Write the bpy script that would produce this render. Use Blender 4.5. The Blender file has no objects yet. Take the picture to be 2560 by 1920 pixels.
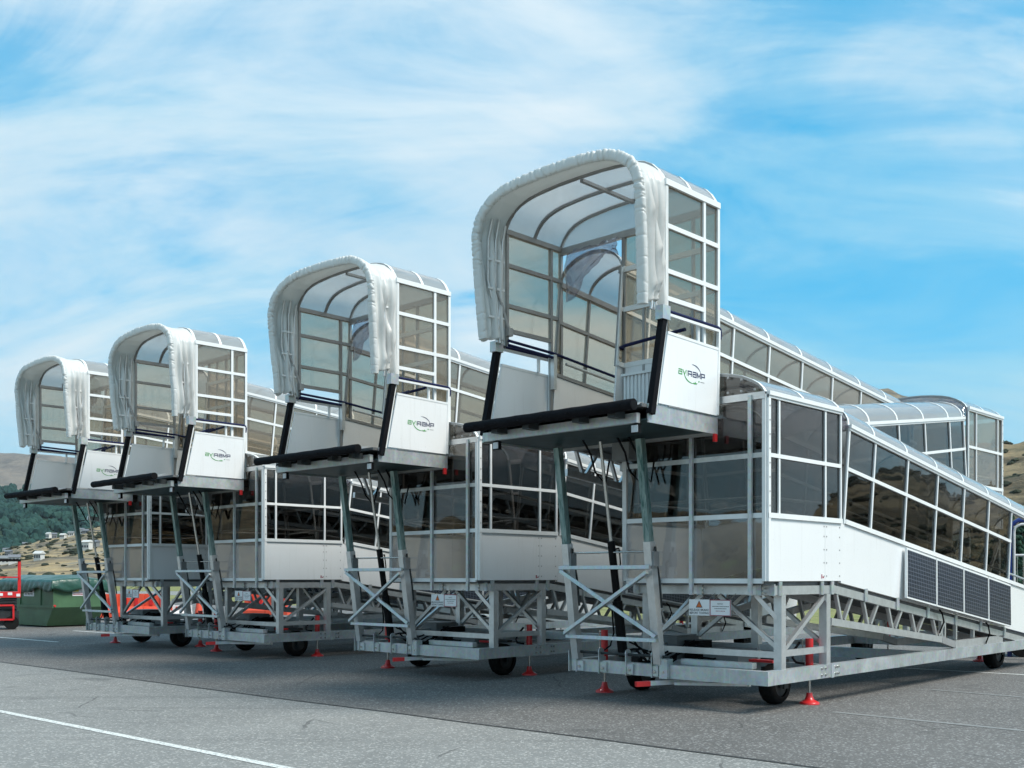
import bpy, math, random
import numpy as np
from mathutils import Vector, Matrix, noise as mnoise
random.seed(7)
R = math.radians
scene = bpy.context.scene
COL = scene.collection

# ------------------------------------------------------------------ camera
CAM_H = 1.55
cam_d = bpy.data.cameras.new('camera')
cam = bpy.data.objects.new('camera', cam_d); COL.objects.link(cam)
cam.location = (0, 0, CAM_H); cam.rotation_euler = (R(90), 0, 0)
cam_d.sensor_width = 36; cam_d.lens = 36 * 2628.2 / 2560
cam_d.shift_y = 483.1 / 2560
cam_d.clip_start = 0.1; cam_d.clip_end = 30000
scene.camera = cam

# ------------------------------------------------------------------ light
SUN_AZ, SUN_EL = 118, 52            # azimuth clockwise from the view direction, elevation
EXPOSURE = 1.27
scene.view_settings.view_transform = 'Standard'
scene.view_settings.look = 'None'
scene.view_settings.exposure = EXPOSURE
scene.view_settings.gamma = 1
scene.view_settings.use_curve_mapping = False
scene.cycles.max_bounces = 12
scene.cycles.transparent_max_bounces = 64
scene.cycles.transmission_bounces = 8
scene.cycles.caustics_reflective = False
scene.cycles.caustics_refractive = False
scene.cycles.use_denoising = True

sun_d = bpy.data.lights.new('sun', 'SUN'); sun_d.energy = 2.0; sun_d.angle = R(24); sun_d.color = (1, .94, .85)
sun = bpy.data.objects.new('sun', sun_d); COL.objects.link(sun)
sdir = Vector((math.sin(R(SUN_AZ)) * math.cos(R(SUN_EL)), math.cos(R(SUN_AZ)) * math.cos(R(SUN_EL)), math.sin(R(SUN_EL))))
sun.rotation_euler = sdir.to_track_quat('Z', 'Y').to_euler()

world = bpy.data.worlds.new('World'); scene.world = world; world.use_nodes = True

class NT:
    """tiny helper to wire nodes"""
    def __init__(s, tree): s.t = tree; tree.nodes.clear()
    def n(s, typ, ins=None, **kw):
        nd = s.t.nodes.new(typ)
        for k, v in kw.items(): setattr(nd, k, v)
        for k, v in (ins or {}).items(): s.put(nd, k, v)
        return nd
    def put(s, nd, k, v):
        sock = nd.inputs[k]
        if isinstance(v, bpy.types.NodeSocket): s.t.links.new(v, sock)
        elif isinstance(v, bpy.types.Node): s.t.links.new(v.outputs[0], sock)
        else:
            if hasattr(sock, 'default_value'):
                if isinstance(v, (tuple, list)) and len(v) == 3 and len(sock.default_value) == 4: v = (*v, 1)
                sock.default_value = v
    def math(s, op, a, b=0.0, clamp=False):
        return s.n('ShaderNodeMath', {0: a, 1: b}, operation=op, use_clamp=clamp).outputs[0]
    def mix(s, f, a, b, blend='MIX'):
        return s.n('ShaderNodeMixRGB', {0: f, 1: a, 2: b}, blend_type=blend).outputs[0]
    def ramp(s, f, stops):
        nd = s.n('ShaderNodeValToRGB', {0: f}); el = nd.color_ramp.elements
        while len(el) > 1: el.remove(el[-1])
        for i, (p, c) in enumerate(stops):
            e = el[0] if i == 0 else el.new(p)
            e.position = p
            e.color = (c, c, c, 1) if isinstance(c, (int, float)) else (*c, 1)
        return nd.outputs[0]
    def noise(s, vec, scale, detail=4, rough=.55, dist=0.0):
        return s.n('ShaderNodeTexNoise', {'Vector': vec, 'Scale': scale, 'Detail': detail, 'Roughness': rough, 'Distortion': dist}).outputs[0]
    def mapping(s, vec, scale=(1, 1, 1), loc=(0, 0, 0), rot=(0, 0, 0)):
        return s.n('ShaderNodeMapping', {'Vector': vec, 'Location': loc, 'Rotation': rot, 'Scale': scale}).outputs[0]

SKX, SKY_ = 0.3, 5.1
def build_world():
    t = NT(world.node_tree)
    out = t.n('ShaderNodeOutputWorld'); bg = t.n('ShaderNodeBackground', {'Strength': 0.08})
    sky = t.n('ShaderNodeTexSky', sky_type='NISHITA', sun_disc=False, sun_elevation=R(SUN_EL), sun_rotation=R(SUN_AZ),
              altitude=400, air_density=1.0, dust_density=.35, ozone_density=2.0)
    d = t.n('ShaderNodeTexCoord').outputs['Generated']
    sep = t.n('ShaderNodeSeparateXYZ', {0: d})
    z = t.math('MAXIMUM', sep.outputs[2], 0.0)
    den = t.math('ADD', z, 0.60)
    px = t.math('DIVIDE', sep.outputs[0], den); py = t.math('DIVIDE', sep.outputs[1], den)
    p = t.n('ShaderNodeCombineXYZ', {0: px, 1: py, 2: 0.0}).outputs[0]
    pm = t.mapping(p, scale=(1.25, 2.1, 1), loc=(SKX, SKY_, 0), rot=(0, 0, R(-22)))
    big = t.noise(pm, .9, 3, .5, .5)
    fine = t.noise(pm, 2.0, 10, .62, .7)
    wisp = t.noise(t.mapping(p, scale=(1.3, 3.6, 1), loc=(1.3, .2, 0), rot=(0, 0, R(-34))), 1.8, 9, .64, .8)
    m = t.math('ADD', t.math('MULTIPLY', big, .58), t.math('MULTIPLY', fine, .24))
    m = t.math('ADD', m, t.math('MULTIPLY', wisp, .26))
    mask = t.ramp(m, [(.44, 0.0), (.51, .18), (.57, .62), (.635, 1.0)])
    deep = t.mix(.55, t.mix(1.0, sky.outputs[0], (.10, .85, .98), 'MULTIPLY'), (.12, 3.0, 5.2))
    # thin veil of haze, thicker towards the horizon
    veil = t.math('ADD', t.ramp(z, [(0.0, .97), (.10, .74), (.24, .34), (.45, .16)]), t.math('MULTIPLY', t.math('SUBTRACT', wisp, .5), 2.2), True)
    blue = t.mix(veil, deep, (2.15, 4.15, 4.95))
    shade = t.noise(pm, 1.5, 4, .5, .3)
    cloud = t.mix(t.ramp(shade, [(.38, 0.0), (.60, 1.0)]), (3.8, 4.6, 5.1), (4.85, 5.3, 5.5))
    col = t.mix(mask, blue, cloud)
    t.put(bg, 'Color', col); t.put(out, 'Surface', bg)
build_world()

# ------------------------------------------------------------------ materials
MAT = {}
def mat(name):
    m = bpy.data.materials.new(name); m.use_nodes = True
    MAT[name] = m
    t = NT(m.node_tree); out = t.n('ShaderNodeOutputMaterial')
    return t, out
def simple(name, col, rough=.5, metal=0.0, var=.12, scale=6.0, bump=0.0, bscale=60.0, coat=0.0, spec=.5):
    t, out = mat(name)
    oc = t.n('ShaderNodeTexCoord').outputs['Object']
    n = t.noise(oc, scale, 5, .6)
    c = t.mix(t.ramp(n, [(.3, 0.0), (.7, 1.0)]), tuple(x * (1 - var) for x in col), tuple(min(1, x * (1 + var)) for x in col))
    b = t.n('ShaderNodeBsdfPrincipled', {'Base Color': c, 'Roughness': rough, 'Metallic': metal, 'Coat Weight': coat, 'Specular IOR Level': spec})
    if bump:
        t.put(b, 'Normal', t.n('ShaderNodeBump', {'Height': t.noise(oc, bscale, 4, .6), 'Strength': bump, 'Distance': .01}))
    t.put(out, 'Surface', b)
    return MAT[name]

simple('white_frame', (.80, .82, .82), .35, 0, .04)
def m_panel():
    t, out = mat('white_panel')
    oc = t.n('ShaderNodeTexCoord').outputs['Object']
    rnd = t.n('ShaderNodeObjectInfo').outputs['Random']
    oc = t.n('ShaderNodeVectorMath', {0: oc, 1: t.n('ShaderNodeCombineXYZ', {0: t.math('MULTIPLY', rnd, 37.0), 1: t.math('MULTIPLY', rnd, 19.0), 2: 0.0})}, operation='ADD').outputs[0]
    c = t.mix(t.noise(oc, 1.3, 4, .6), (.79, .81, .82), (.85, .865, .87))
    st = t.noise(t.mapping(oc, scale=(7, 7, .55)), 2.0, 6, .65, .3)
    c = t.mix(t.ramp(st, [(.56, 0.0), (.74, .22)]), c, (.52, .52, .49))
    c = t.mix(t.ramp(t.noise(oc, 26, 3, .6), [(.66, 0.0), (.76, .35)]), c, (.5, .5, .47))
    bump = t.n('ShaderNodeBump', {'Height': t.noise(oc, 1.6, 2, .5), 'Strength': .22, 'Distance': .02}).outputs[0]
    t.put(out, 'Surface', t.n('ShaderNodeBsdfPrincipled', {'Base Color': c, 'Roughness': .26, 'Normal': bump, 'Coat Weight': .3, 'Coat Roughness': .05}))
m_panel()
simple('aluminium', (.68, .685, .685), .38, .75, .10, 9, .03, 200)
simple('dull_aluminium', (.42, .42, .42), .5, .6, .1, 9)
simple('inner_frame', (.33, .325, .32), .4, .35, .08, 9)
simple('underside_steel', (.022, .050, .056), .5, .4, .35, 5)
simple('dark_metal', (.035, .042, .045), .5, .4, .3, 8)
simple('rubber', (.008, .008, .010), .7, 0, .3, 20, .1, 90, 0, .08)
simple('tyre_rubber', (.010, .010, .010), .75, 0, .3, 20, .2, 60, 0, .15)
simple('navy_foam', (.008, .012, .06), .6, 0, .2, 20, 0, 60, 0, .2)
simple('red_paint', (.62, .022, .025), .35, 0, .1, 8, coat=.3)
simple('black_paint', (.006, .006, .007), .55, 0, .2, 6, 0, 60, 0, .12)
simple('pvc_inner', (.72, .71, .68), .55, 0, .05)
simple('deck', (.16, .165, .17), .6, .5, .2, 12, .2, 60)
simple('plastic_grey', (.20, .21, .215), .5, 0, .1)
simple('sign_white', (.80, .81, .82), .4, 0, .03)
simple('ink_dark', (.02, .022, .03), .5, 0, .05)
simple('ink_navy', (.015, .022, .085), .4, 0, .05)
simple('ink_green', (.075, .33, .09), .4, 0, .05)
simple('ink_maroon', (.30, .015, .045), .4, 0, .05)
simple('ink_orange', (.75, .17, .03), .4, 0, .05)
simple('ink_yellow', (.75, .62, .03), .4, 0, .05)
simple('lamp_lens', (.62, .66, .70), .15, 0, .1, 40)
simple('steel_rod', (.55, .54, .52), .25, .9, .08)
simple('skip_green', (.070, .150, .078), .45, 0, .22, 1.6, .05, 20)
simple('barrier_orange', (.70, .085, .04), .45, 0, .08, 3)
simple('barrier_white', (.78, .76, .75), .45, 0, .05, 3)
simple('blue_paint', (.012, .035, .20), .35, 0, .1)
simple('house_white', (.58, .58, .56), .6, 0, .1)
simple('house_roof', (.16, .17, .19), .6, 0, .2)
simple('house_glass', (.05, .06, .08), .1, 0, .1)
simple('tree_bark', (.07, .05, .035), .9, 0, .3)

def m_galv():
    t, out = mat('galvanised')
    oc = t.n('ShaderNodeTexCoord').outputs['Object']
    rnd = t.n('ShaderNodeObjectInfo').outputs['Random']
    oc = t.n('ShaderNodeVectorMath', {0: oc, 1: t.n('ShaderNodeCombineXYZ', {0: t.math('MULTIPLY', rnd, 37.0), 1: t.math('MULTIPLY', rnd, 19.0), 2: 0.0})}, operation='ADD').outputs[0]
    v = t.n('ShaderNodeTexVoronoi', {'Vector': oc, 'Scale': 28.0}).outputs['Color']
    n = t.noise(oc, 3.0, 6, .65)
    st = t.noise(t.mapping(oc, scale=(9, 9, .8)), 1.6, 4, .6)
    c = t.mix(t.ramp(n, [(.3, 0.0), (.7, 1.0)]), (.43, .465, .47), (.63, .66, .665))
    c = t.mix(.18, c, v, 'SOFT_LIGHT')
    c = t.mix(t.ramp(st, [(.58, 0.0), (.72, .55)]), c, (.70, .74, .74))
    b = t.n('ShaderNodeBsdfPrincipled', {'Base Color': c, 'Metallic': .62, 'Roughness': t.ramp(n, [(.3, .34), (.7, .52)])})
    t.put(out, 'Surface', b)
m_galv()
def m_greenleg():
    t, out = mat('greased_galvanised')
    oc = t.n('ShaderNodeTexCoord').outputs['Object']
    st = t.noise(t.mapping(oc, scale=(10, 10, 1.4)), 2.2, 6, .65, .6)
    c = t.mix(t.ramp(st, [(.36, 0.0), (.5, .6), (.66, 1.0)]), (.03, .115, .11), (.30, .40, .39))
    b = t.n('ShaderNodeBsdfPrincipled', {'Base Color': c, 'Metallic': .45, 'Roughness': .42})
    t.put(out, 'Surface', b)
m_greenleg()

def schlick(t, f0=.04):
    g = t.n('ShaderNodeNewGeometry')
    dt = t.n('ShaderNodeVectorMath', {0: g.outputs['Incoming'], 1: g.outputs['Normal']}, operation='DOT_PRODUCT').outputs['Value']
    c = t.math('SUBTRACT', 1.0, t.math('ABSOLUTE', dt), True)
    return t.math('ADD', t.math('MULTIPLY', t.math('POWER', c, 5.0), 1 - f0), f0)
def m_glass(name, tint, f0=.045, wav=.25, wscale=1.3, milk=0.0, milkcol=(.6, .6, .6), rough=.015, gcol=(1, 1, 1)):
    t, out = mat(name)
    oc = t.n('ShaderNodeTexCoord').outputs['Object']
    bump = t.n('ShaderNodeBump', {'Height': t.noise(oc, wscale, 2, .5), 'Strength': wav, 'Distance': .02}).outputs[0]
    tr = t.n('ShaderNodeBsdfTransparent', {'Color': tint})
    gl = t.n('ShaderNodeBsdfGlossy', {'Color': gcol, 'Roughness': rough, 'Normal': bump})
    base = tr
    if milk:
        tl = t.n('ShaderNodeBsdfTranslucent', {'Color': milkcol}); df = t.n('ShaderNodeBsdfDiffuse', {'Color': milkcol})
        mm = t.n('ShaderNodeMixShader', {0: .5, 1: tl, 2: df})
        base = t.n('ShaderNodeMixShader', {0: milk, 1: tr, 2: mm})
    sh = t.n('ShaderNodeMixShader', {0: schlick(t, f0), 1: base, 2: gl})
    t.put(out, 'Surface', sh)
m_glass('smoked_glazing', (.81, .755, .68), .05, .25, .8, .12, (.74, .70, .63))  # upper panes: the bright sky behind is put into a paler, creamier tint
m_glass('shade_tinted_glazing', (.47, .455, .435), .065, .25, .8)  # same glazing lower down, the dim backdrop put into a darker tint
m_glass('opal_roof', (.86, .86, .85), .045, .15, 1.0, .42, (.74, .75, .75), .12)
m_glass('clear_vinyl', (.76, .745, .775), .10, .9, 7.0, .12, (.50, .50, .62), .05)
m_glass('bubble_vinyl', (.80, .835, .865), .09, .40, 1.7, .05, (.6, .6, .6), .02)

def m_fabric():
    t, out = mat('white_canopy')
    oc = t.n('ShaderNodeTexCoord').outputs['Object']
    c = t.mix(t.noise(oc, 2.5, 5, .6), (.76, .78, .77), (.86, .87, .86))
    bump = t.n('ShaderNodeBump', {'Height': t.noise(t.mapping(oc, scale=(3, 3, 1.2)), 2.2, 3, .5, .5), 'Strength': .25, 'Distance': .03}).outputs[0]
    b = t.n('ShaderNodeBsdfPrincipled', {'Base Color': c, 'Roughness': .34, 'Normal': bump})
    tl = t.n('ShaderNodeBsdfTranslucent', {'Color': (.8, .8, .76)})
    t.put(out, 'Surface', t.n('ShaderNodeMixShader', {0: .30, 1: b, 2: tl}))
m_fabric()
def m_tarp():
    t, out = mat('green_tarp')
    oc = t.n('ShaderNodeTexCoord').outputs['Object']
    c = t.mix(t.noise(oc, 3, 5, .6), (.016, .058, .042), (.035, .105, .080))
    bump = t.n('ShaderNodeBump', {'Height': t.noise(oc, 5, 5, .6, .5), 'Strength': .5, 'Distance': .05}).outputs[0]
    t.put(out, 'Surface', t.n('ShaderNodeBsdfPrincipled', {'Base Color': c, 'Roughness': .3, 'Normal': bump}))
m_tarp()
def m_solar():
    t, out = mat('solar_cells')
    oc = t.n('ShaderNodeTexCoord').outputs['Object']
    sep = t.n('ShaderNodeSeparateXYZ', {0: oc})
    zz = t.math('ADD', sep.outputs[2], t.math('MULTIPLY', sep.outputs[1], .1308))
    def lines(v, f, w):
        fr = t.math('FRACT', t.math('MULTIPLY', v, f)); return t.math('LESS_THAN', fr, w)
    l1 = lines(sep.outputs[1], 12.0, .15); l2 = lines(zz, 18.0, .17); l3 = lines(sep.outputs[1], 60.0, .12)
    c = t.mix(t.noise(oc, 9, 3, .5), (.006, .009, .020), (.010, .016, .034))
    c = t.mix(t.math('MULTIPLY', l3, .25), c, (.10, .12, .15))
    c = t.mix(t.math('MULTIPLY', t.math('MAXIMUM', l1, l2), .7), c, (.13, .15, .19))
    t.put(out, 'Surface', t.n('ShaderNodeBsdfPrincipled', {'Base Color': c, 'Roughness': .3, 'Specular IOR Level': .3, 'Coat Weight': .2, 'Coat Roughness': .05}))
m_solar()
def m_asphalt(name, lo, hi, speck, patch=.5, warm=(.16, .16, .14)):
    t, out = mat(name)
    oc = t.n('ShaderNodeTexCoord').outputs['Object']
    big = t.noise(oc, .35, 6, .6, .4); mid = t.noise(oc, 5.5, 5, .7); fine = t.noise(oc, 42, 3, .75)
    stone = t.n('ShaderNodeTexVoronoi', {'Vector': oc, 'Scale': 55.0}).outputs['Color']
    stv = t.n('ShaderNodeSeparateColor', {0: stone}).outputs[0]
    c = t.mix(t.ramp(big, [(.32, 0.0), (.68, 1.0)]), lo, hi)
    c = t.mix(t.math('MULTIPLY', t.ramp(mid, [(.35, 0.0), (.7, 1.0)]), .35), c, tuple(x * .72 for x in lo))
    c = t.mix(t.ramp(fine, [(.35, .30), (.5, 0.0)]), c, (.02, .02, .022))
    c = t.mix(t.ramp(stv, [(.80, 0.0), (.92, .75)]), c, speck)
    c = t.mix(t.ramp(t.noise(oc, .8, 4, .6, 1.2), [(.62, 0.0), (.78, patch)]), c, warm)
    stain = t.math('MULTIPLY', t.ramp(t.noise(oc, 1.1, 4, .55, .8), [(.60, 0.0), (.70, .45)]), t.ramp(t.noise(oc, .16, 2), [(.46, 0.0), (.56, 1.0)]))
    c = t.mix(stain, c, (.06, .06, .06))
    tyre = t.noise(t.mapping(oc, scale=(.10, 2.6, 1), rot=(0, 0, R(48))), 1.0, 4, .6, .25)
    c = t.mix(t.ramp(tyre, [(.56, 0.0), (.66, .22)]), c, (.07, .07, .072))
    crk = t.n('ShaderNodeTexVoronoi', {'Vector': t.mix(.12, oc, t.n('ShaderNodeTexNoise', {'Vector': oc, 'Scale': 2.0, 'Detail': 5.0}).outputs['Color']), 'Scale': .55}, feature='DISTANCE_TO_EDGE').outputs['Distance']
    crm = t.math('MULTIPLY', t.math('LESS_THAN', crk, .006), t.ramp(t.noise(oc, .5, 2), [(.52, 0.0), (.6, .5)]))
    c = t.mix(crm, c, (.03, .03, .03))
    h = t.math('ADD', t.math('MULTIPLY', fine, .6), t.math('MULTIPLY', stv, .5))
    bump = t.n('ShaderNodeBump', {'Height': h, 'Strength': .55, 'Distance': .012}).outputs[0]
    t.put(out, 'Surface', t.n('ShaderNodeBsdfPrincipled', {'Base Color': c, 'Roughness': .82, 'Normal': bump, 'Specular IOR Level': .35}))
m_asphalt('dark_asphalt', (.118, .114, .109), (.160, .155, .148), (.36, .355, .345), .25, (.165, .162, .15))
m_asphalt('pale_asphalt', (.202, .203, .195), (.270, .269, .257), (.46, .45, .425), .35, (.35, .34, .29))
def m_line(name, col, wear):
    t, out = mat(name)
    oc = t.n('ShaderNodeTexCoord').outputs['Object']
    n = t.noise(oc, 30, 5, .7)
    c = t.mix(t.ramp(n, [(wear - .06, 1.0), (wear + .08, 0.0)]), col, (.24, .245, .24))
    t.put(out, 'Surface', t.n('ShaderNodeBsdfPrincipled', {'Base Color': c, 'Roughness': .7}))
m_line('line_paint', (.68, .69, .66), .43)
m_line('faded_paint', (.185, .185, .18), .52)
m_line('joint_seal', (.035, .036, .036), .35)
def m_ground(name, cols, scale, stretch=(1, 1, 1), bump=.4, bs=1.0, mid=(.42, .5, .6)):
    t, out = mat(name)
    oc = t.n('ShaderNodeTexCoord').outputs['Object']
    v = t.mapping(oc, scale=stretch)
    n1 = t.noise(v, scale, 8, .66, .8); n2 = t.noise(v, scale * 4.3, 6, .65, .4)
    c = t.ramp(n1, [(mid[0] - .12, cols[0]), (mid[0], cols[1]), (mid[1], cols[2]), (mid[2], cols[3])])
    c = t.mix(t.ramp(n2, [(.5, 0.0), (.66, .65)]), c, cols[0])
    t.put(out, 'Surface', t.n('ShaderNodeBsdfPrincipled', {'Base Color': c, 'Roughness': .95, 'Specular IOR Level': .1,
          'Normal': t.n('ShaderNodeBump', {'Height': n2, 'Strength': bump, 'Distance': bs})}))
m_ground('grass_field', ((.10, .11, .045), (.17, .18, .07), (.26, .25, .12), (.20, .23, .08)), .35, (1, 1, 1), .3, .05)
m_ground('tawny_slope', ((.075, .068, .058), (.17, .15, .115), (.40, .30, .165), (.24, .225, .18)), .030, (.6, .6, 7.0), .7, 4.0, (.42, .52, .60))
m_ground('tussock_hill', ((.055, .050, .034), (.135, .108, .070), (.27, .21, .125), (.18, .15, .09)), .022, (1, 1, 3.0), .6, 6.0, (.45, .54, .63))
m_ground('brown_mountain', ((.085, .075, .07), (.14, .12, .10), (.215, .175, .135), (.15, .13, .11)), .0022, (1, 1, 3.0), .5, 40.0)
m_ground('forest_floor', ((.016, .034, .024), (.022, .045, .03), (.03, .055, .035), (.04, .07, .04)), .01, (1, 1, 1), .5, 4.0)
def m_leaf(name, a, b, sc):
    t, out = mat(name)
    oc = t.n('ShaderNodeTexCoord').outputs['Object']
    c = t.mix(t.ramp(t.noise(oc, sc, 5, .7), [(.35, 0.0), (.65, 1.0)]), a, b)
    t.put(out, 'Surface', t.n('ShaderNodeBsdfPrincipled', {'Base Color': c, 'Roughness': .85, 'Specular IOR Level': .15}))
m_leaf('forest_leaves', (.010, .036, .036), (.028, .075, .058), .02)
m_leaf('shrub_leaves', (.018, .026, .018), (.05, .055, .03), .08)
m_leaf('conifer_leaves', (.010, .032, .024), (.03, .07, .045), 1.5)

# ------------------------------------------------------------------ mesh helpers
class MB:
    def __init__(s): s.v = []; s.f = []; s.sm = []; s.mi = []; s.cur = 0
    def poly(s, pts, faces, smooth=False):
        o = len(s.v); s.v += [tuple(p) for p in pts]
        for f in faces: s.f.append([o + i for i in f]); s.sm.append(smooth); s.mi.append(s.cur)
    HEX = [(0, 3, 2, 1), (4, 5, 6, 7), (0, 1, 5, 4), (1, 2, 6, 5), (2, 3, 7, 6), (3, 0, 4, 7)]
    def hexa(s, p): s.poly(p, s.HEX); return s
    def box(s, x0, x1, y0, y1, z0, z1):
        return s.hexa([(x0, y0, z0), (x1, y0, z0), (x1, y1, z0), (x0, y1, z0), (x0, y0, z1), (x1, y0, z1), (x1, y1, z1), (x0, y1, z1)])
    def bar(s, a, b, w, h, up=(0, 0, 1)):
        a = Vector(a); b = Vector(b); d = (b - a).normalized(); u = Vector(up)
        if abs(d.dot(u)) > .98: u = Vector((1, 0, 0))
        sx = d.cross(u).normalized() * (w / 2); uz = sx.cross(d).normalized() * (h / 2)
        c = [-sx - uz, sx - uz, sx + uz, -sx + uz]
        return s.hexa([a + q for q in c] + [b + q for q in c])
    def tube(s, pts, r, n=10, caps=True, r1=None):
        pts = [Vector(p) for p in pts]; rings = []
        up = None
        for i, p in enumerate(pts):
            d = (pts[min(i + 1, len(pts) - 1)] - pts[max(i - 1, 0)]).normalized()
            if up is None:
                up = d.orthogonal().normalized()
            up = (up - d * up.dot(d)).normalized(); w = d.cross(up)
            rr = r[i] if isinstance(r, (list, tuple)) else r
            rings.append([p + (up * math.cos(k * 2 * math.pi / n) + w * math.sin(k * 2 * math.pi / n)) * rr for k in range(n)])
        V = [q for ring in rings for q in ring]; F = []
        for i in range(len(pts) - 1):
            for k in range(n):
                F.append((i * n + k, i * n + (k + 1) % n, (i + 1) * n + (k + 1) % n, (i + 1) * n + k))
        s.poly(V, F, True)
        if caps:
            s.poly(rings[0], [tuple(range(n - 1, -1, -1))]); s.poly(rings[-1], [tuple(range(n))])
        return s
    def grid(s, P, smooth=True):
        m, n = len(P), len(P[0])
        s.poly([q for r in P for q in r], [(i * n + j, i * n + j + 1, (i + 1) * n + j + 1, (i + 1) * n + j) for i in range(m - 1) for j in range(n - 1)], smooth)
        return s
    def mesh(s, name, mats):
        me = bpy.data.meshes.new(name); me.from_pydata(s.v, [], s.f); me.validate(clean_customdata=False)
        if len(me.polygons) == len(s.sm):
            me.polygons.foreach_set('use_smooth', s.sm); me.polygons.foreach_set('material_index', s.mi)
        for m in (mats if isinstance(mats, (list, tuple)) else [mats]): me.materials.append(MAT[m])
        me.update(); return me
def P(name, mb, m, parent=None, kind=None, label=None):
    o = bpy.data.objects.new(name, mb.mesh(name, m)); COL.objects.link(o)
    if parent is not None: o.parent = parent
    if kind: o['kind'] = kind
    if label: o['label'] = label
    return o
def empty(name, parent=None, loc=(0, 0, 0), rz=0):
    o = bpy.data.objects.new(name, None); COL.objects.link(o); o.location = loc; o.rotation_euler = (0, 0, rz)
    o.empty_display_size = .3
    if parent is not None: o.parent = parent
    return o
def tag(o, label, cat, group=None):
    o['label'] = label; o['category'] = cat
    if group: o['group'] = group
    return o
def copy_tree(o, parent=None):
    c = o.copy(); COL.objects.link(c)
    if parent is not None: c.parent = parent
    for ch in list(o.children): copy_tree(ch, c)
    return c
def solid(o, th, off=0):
    md = o.modifiers.new('thickness', 'SOLIDIFY'); md.thickness = th; md.offset = off
    return o
def text_mesh(body, width, height, bold=0.0, xf=None, space=1.0):
    """mesh (verts, faces) of a word, fitted to width x height, lower left at 0,0"""
    cu = bpy.data.curves.new('lettering', 'FONT'); cu.body = body; cu.size = 1; cu.offset = bold; cu.resolution_u = 2; cu.space_character = space
    ob = bpy.data.objects.new('lettering', cu); COL.objects.link(ob)
    dg = bpy.context.evaluated_depsgraph_get(); me = bpy.data.meshes.new_from_object(ob.evaluated_get(dg))
    v = [tuple(q.co) for q in me.vertices]; f = [tuple(p.vertices) for p in me.polygons]
    bpy.data.objects.remove(ob); bpy.data.curves.remove(cu); bpy.data.meshes.remove(me)
    x0 = min(q[0] for q in v); x1 = max(q[0] for q in v); y0 = min(q[1] for q in v); y1 = max(q[1] for q in v)
    return [((q[0] - x0) / (x1 - x0) * width, (q[1] - y0) / (y1 - y0) * height) for q in v], f

def gnd(u, v):
    D = 2628.2 * CAM_H / (v - 1443.1); return ((u - 1280) / 2628.2 * D, D)

# ------------------------------------------------------------------ ground
def sheet(name, pts, z, m, kind='structure'):
    mb = MB(); mb.poly([(x, y, z) for x, y in pts], [tuple(range(len(pts)))])
    o = P(name, mb, m); o['kind'] = kind; return o
sheet('ground', [(-9000, -9000), (9000, -9000), (9000, 9000), (-9000, 9000)], -.03, 'grass_field')
sd = Vector((2.46 + 9.36, 8.54 - 19.21)).normalized()          # direction of the joint
A0 = Vector((2.46, 8.54)); nrm = Vector((-sd.y, sd.x))          # nrm points away from the camera
if nrm.y < 0: nrm = -nrm
def off(t, d): q = A0 + sd * t + nrm * d; return (q.x, q.y)
sheet('apron', [off(-75, 0), off(60, 0), off(60, 20.4), off(-16, 21.5), off(-34, 26), off(-75, 30)], 0.0, 'dark_asphalt')
sheet('pavement', [off(-75, -60), off(60, -60), off(60, 0.002), off(-75, 0.002)], 0.0, 'pale_asphalt')
sheet('taxiway', [(-140, 92), (60, 92), (60, 118), (-140, 118)], -.02, 'pale_asphalt')
def stripe(name, a, b, w, m, z=.004, wob=0.0, n=40):
    a = Vector(a); b = Vector(b); d = (b - a).normalized(); s = Vector((-d.y, d.x)); mb = MB(); L = []; Rr = []
    for i in range(n + 1):
        p = a + (b - a) * i / n
        k = wob * (mnoise.noise(Vector((p.x * .7, p.y * .7, 3))) ) ; ww = w * (1 + (.35 * mnoise.noise(Vector((p.x * 2.3, p.y * 2.3, 9))) if wob else 0))
        L.append(p + s * (ww / 2 + k)); Rr.append(p + s * (-ww / 2 + k))
    V = [(q.x, q.y, z) for q in L] + [(q.x, q.y, z) for q in Rr]
    mb.poly(V, [(i, n + 1 + i, n + 2 + i, i + 1) for i in range(n)])
    o = P(name, mb, m); o['kind'] = 'structure'; return o
stripe('pavement_joint', off(-60, 0), off(40, 0), .045, 'joint_seal', .005, .05, 300)
stripe('painted_line', gnd(-300, 1719), gnd(713 + 330, 1920 + 66), .095, 'line_paint')
stripe('painted_line', gnd(-200, 1577.5), gnd(145, 1605.3), .11, 'line_paint')
stripe('painted_line', gnd(184, 1577), gnd(290, 1584), .11, 'line_paint')
stripe('painted_line', gnd(2242, 1669.5), gnd(2900, 1706), .10, 'line_paint')
stripe('painted_line', gnd(2330, 1724.5), gnd(2900, 1772), .09, 'faded_paint')
stripe('painted_line', gnd(2084, 1780.5), gnd(2800, 1851), .10, 'faded_paint')

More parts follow.
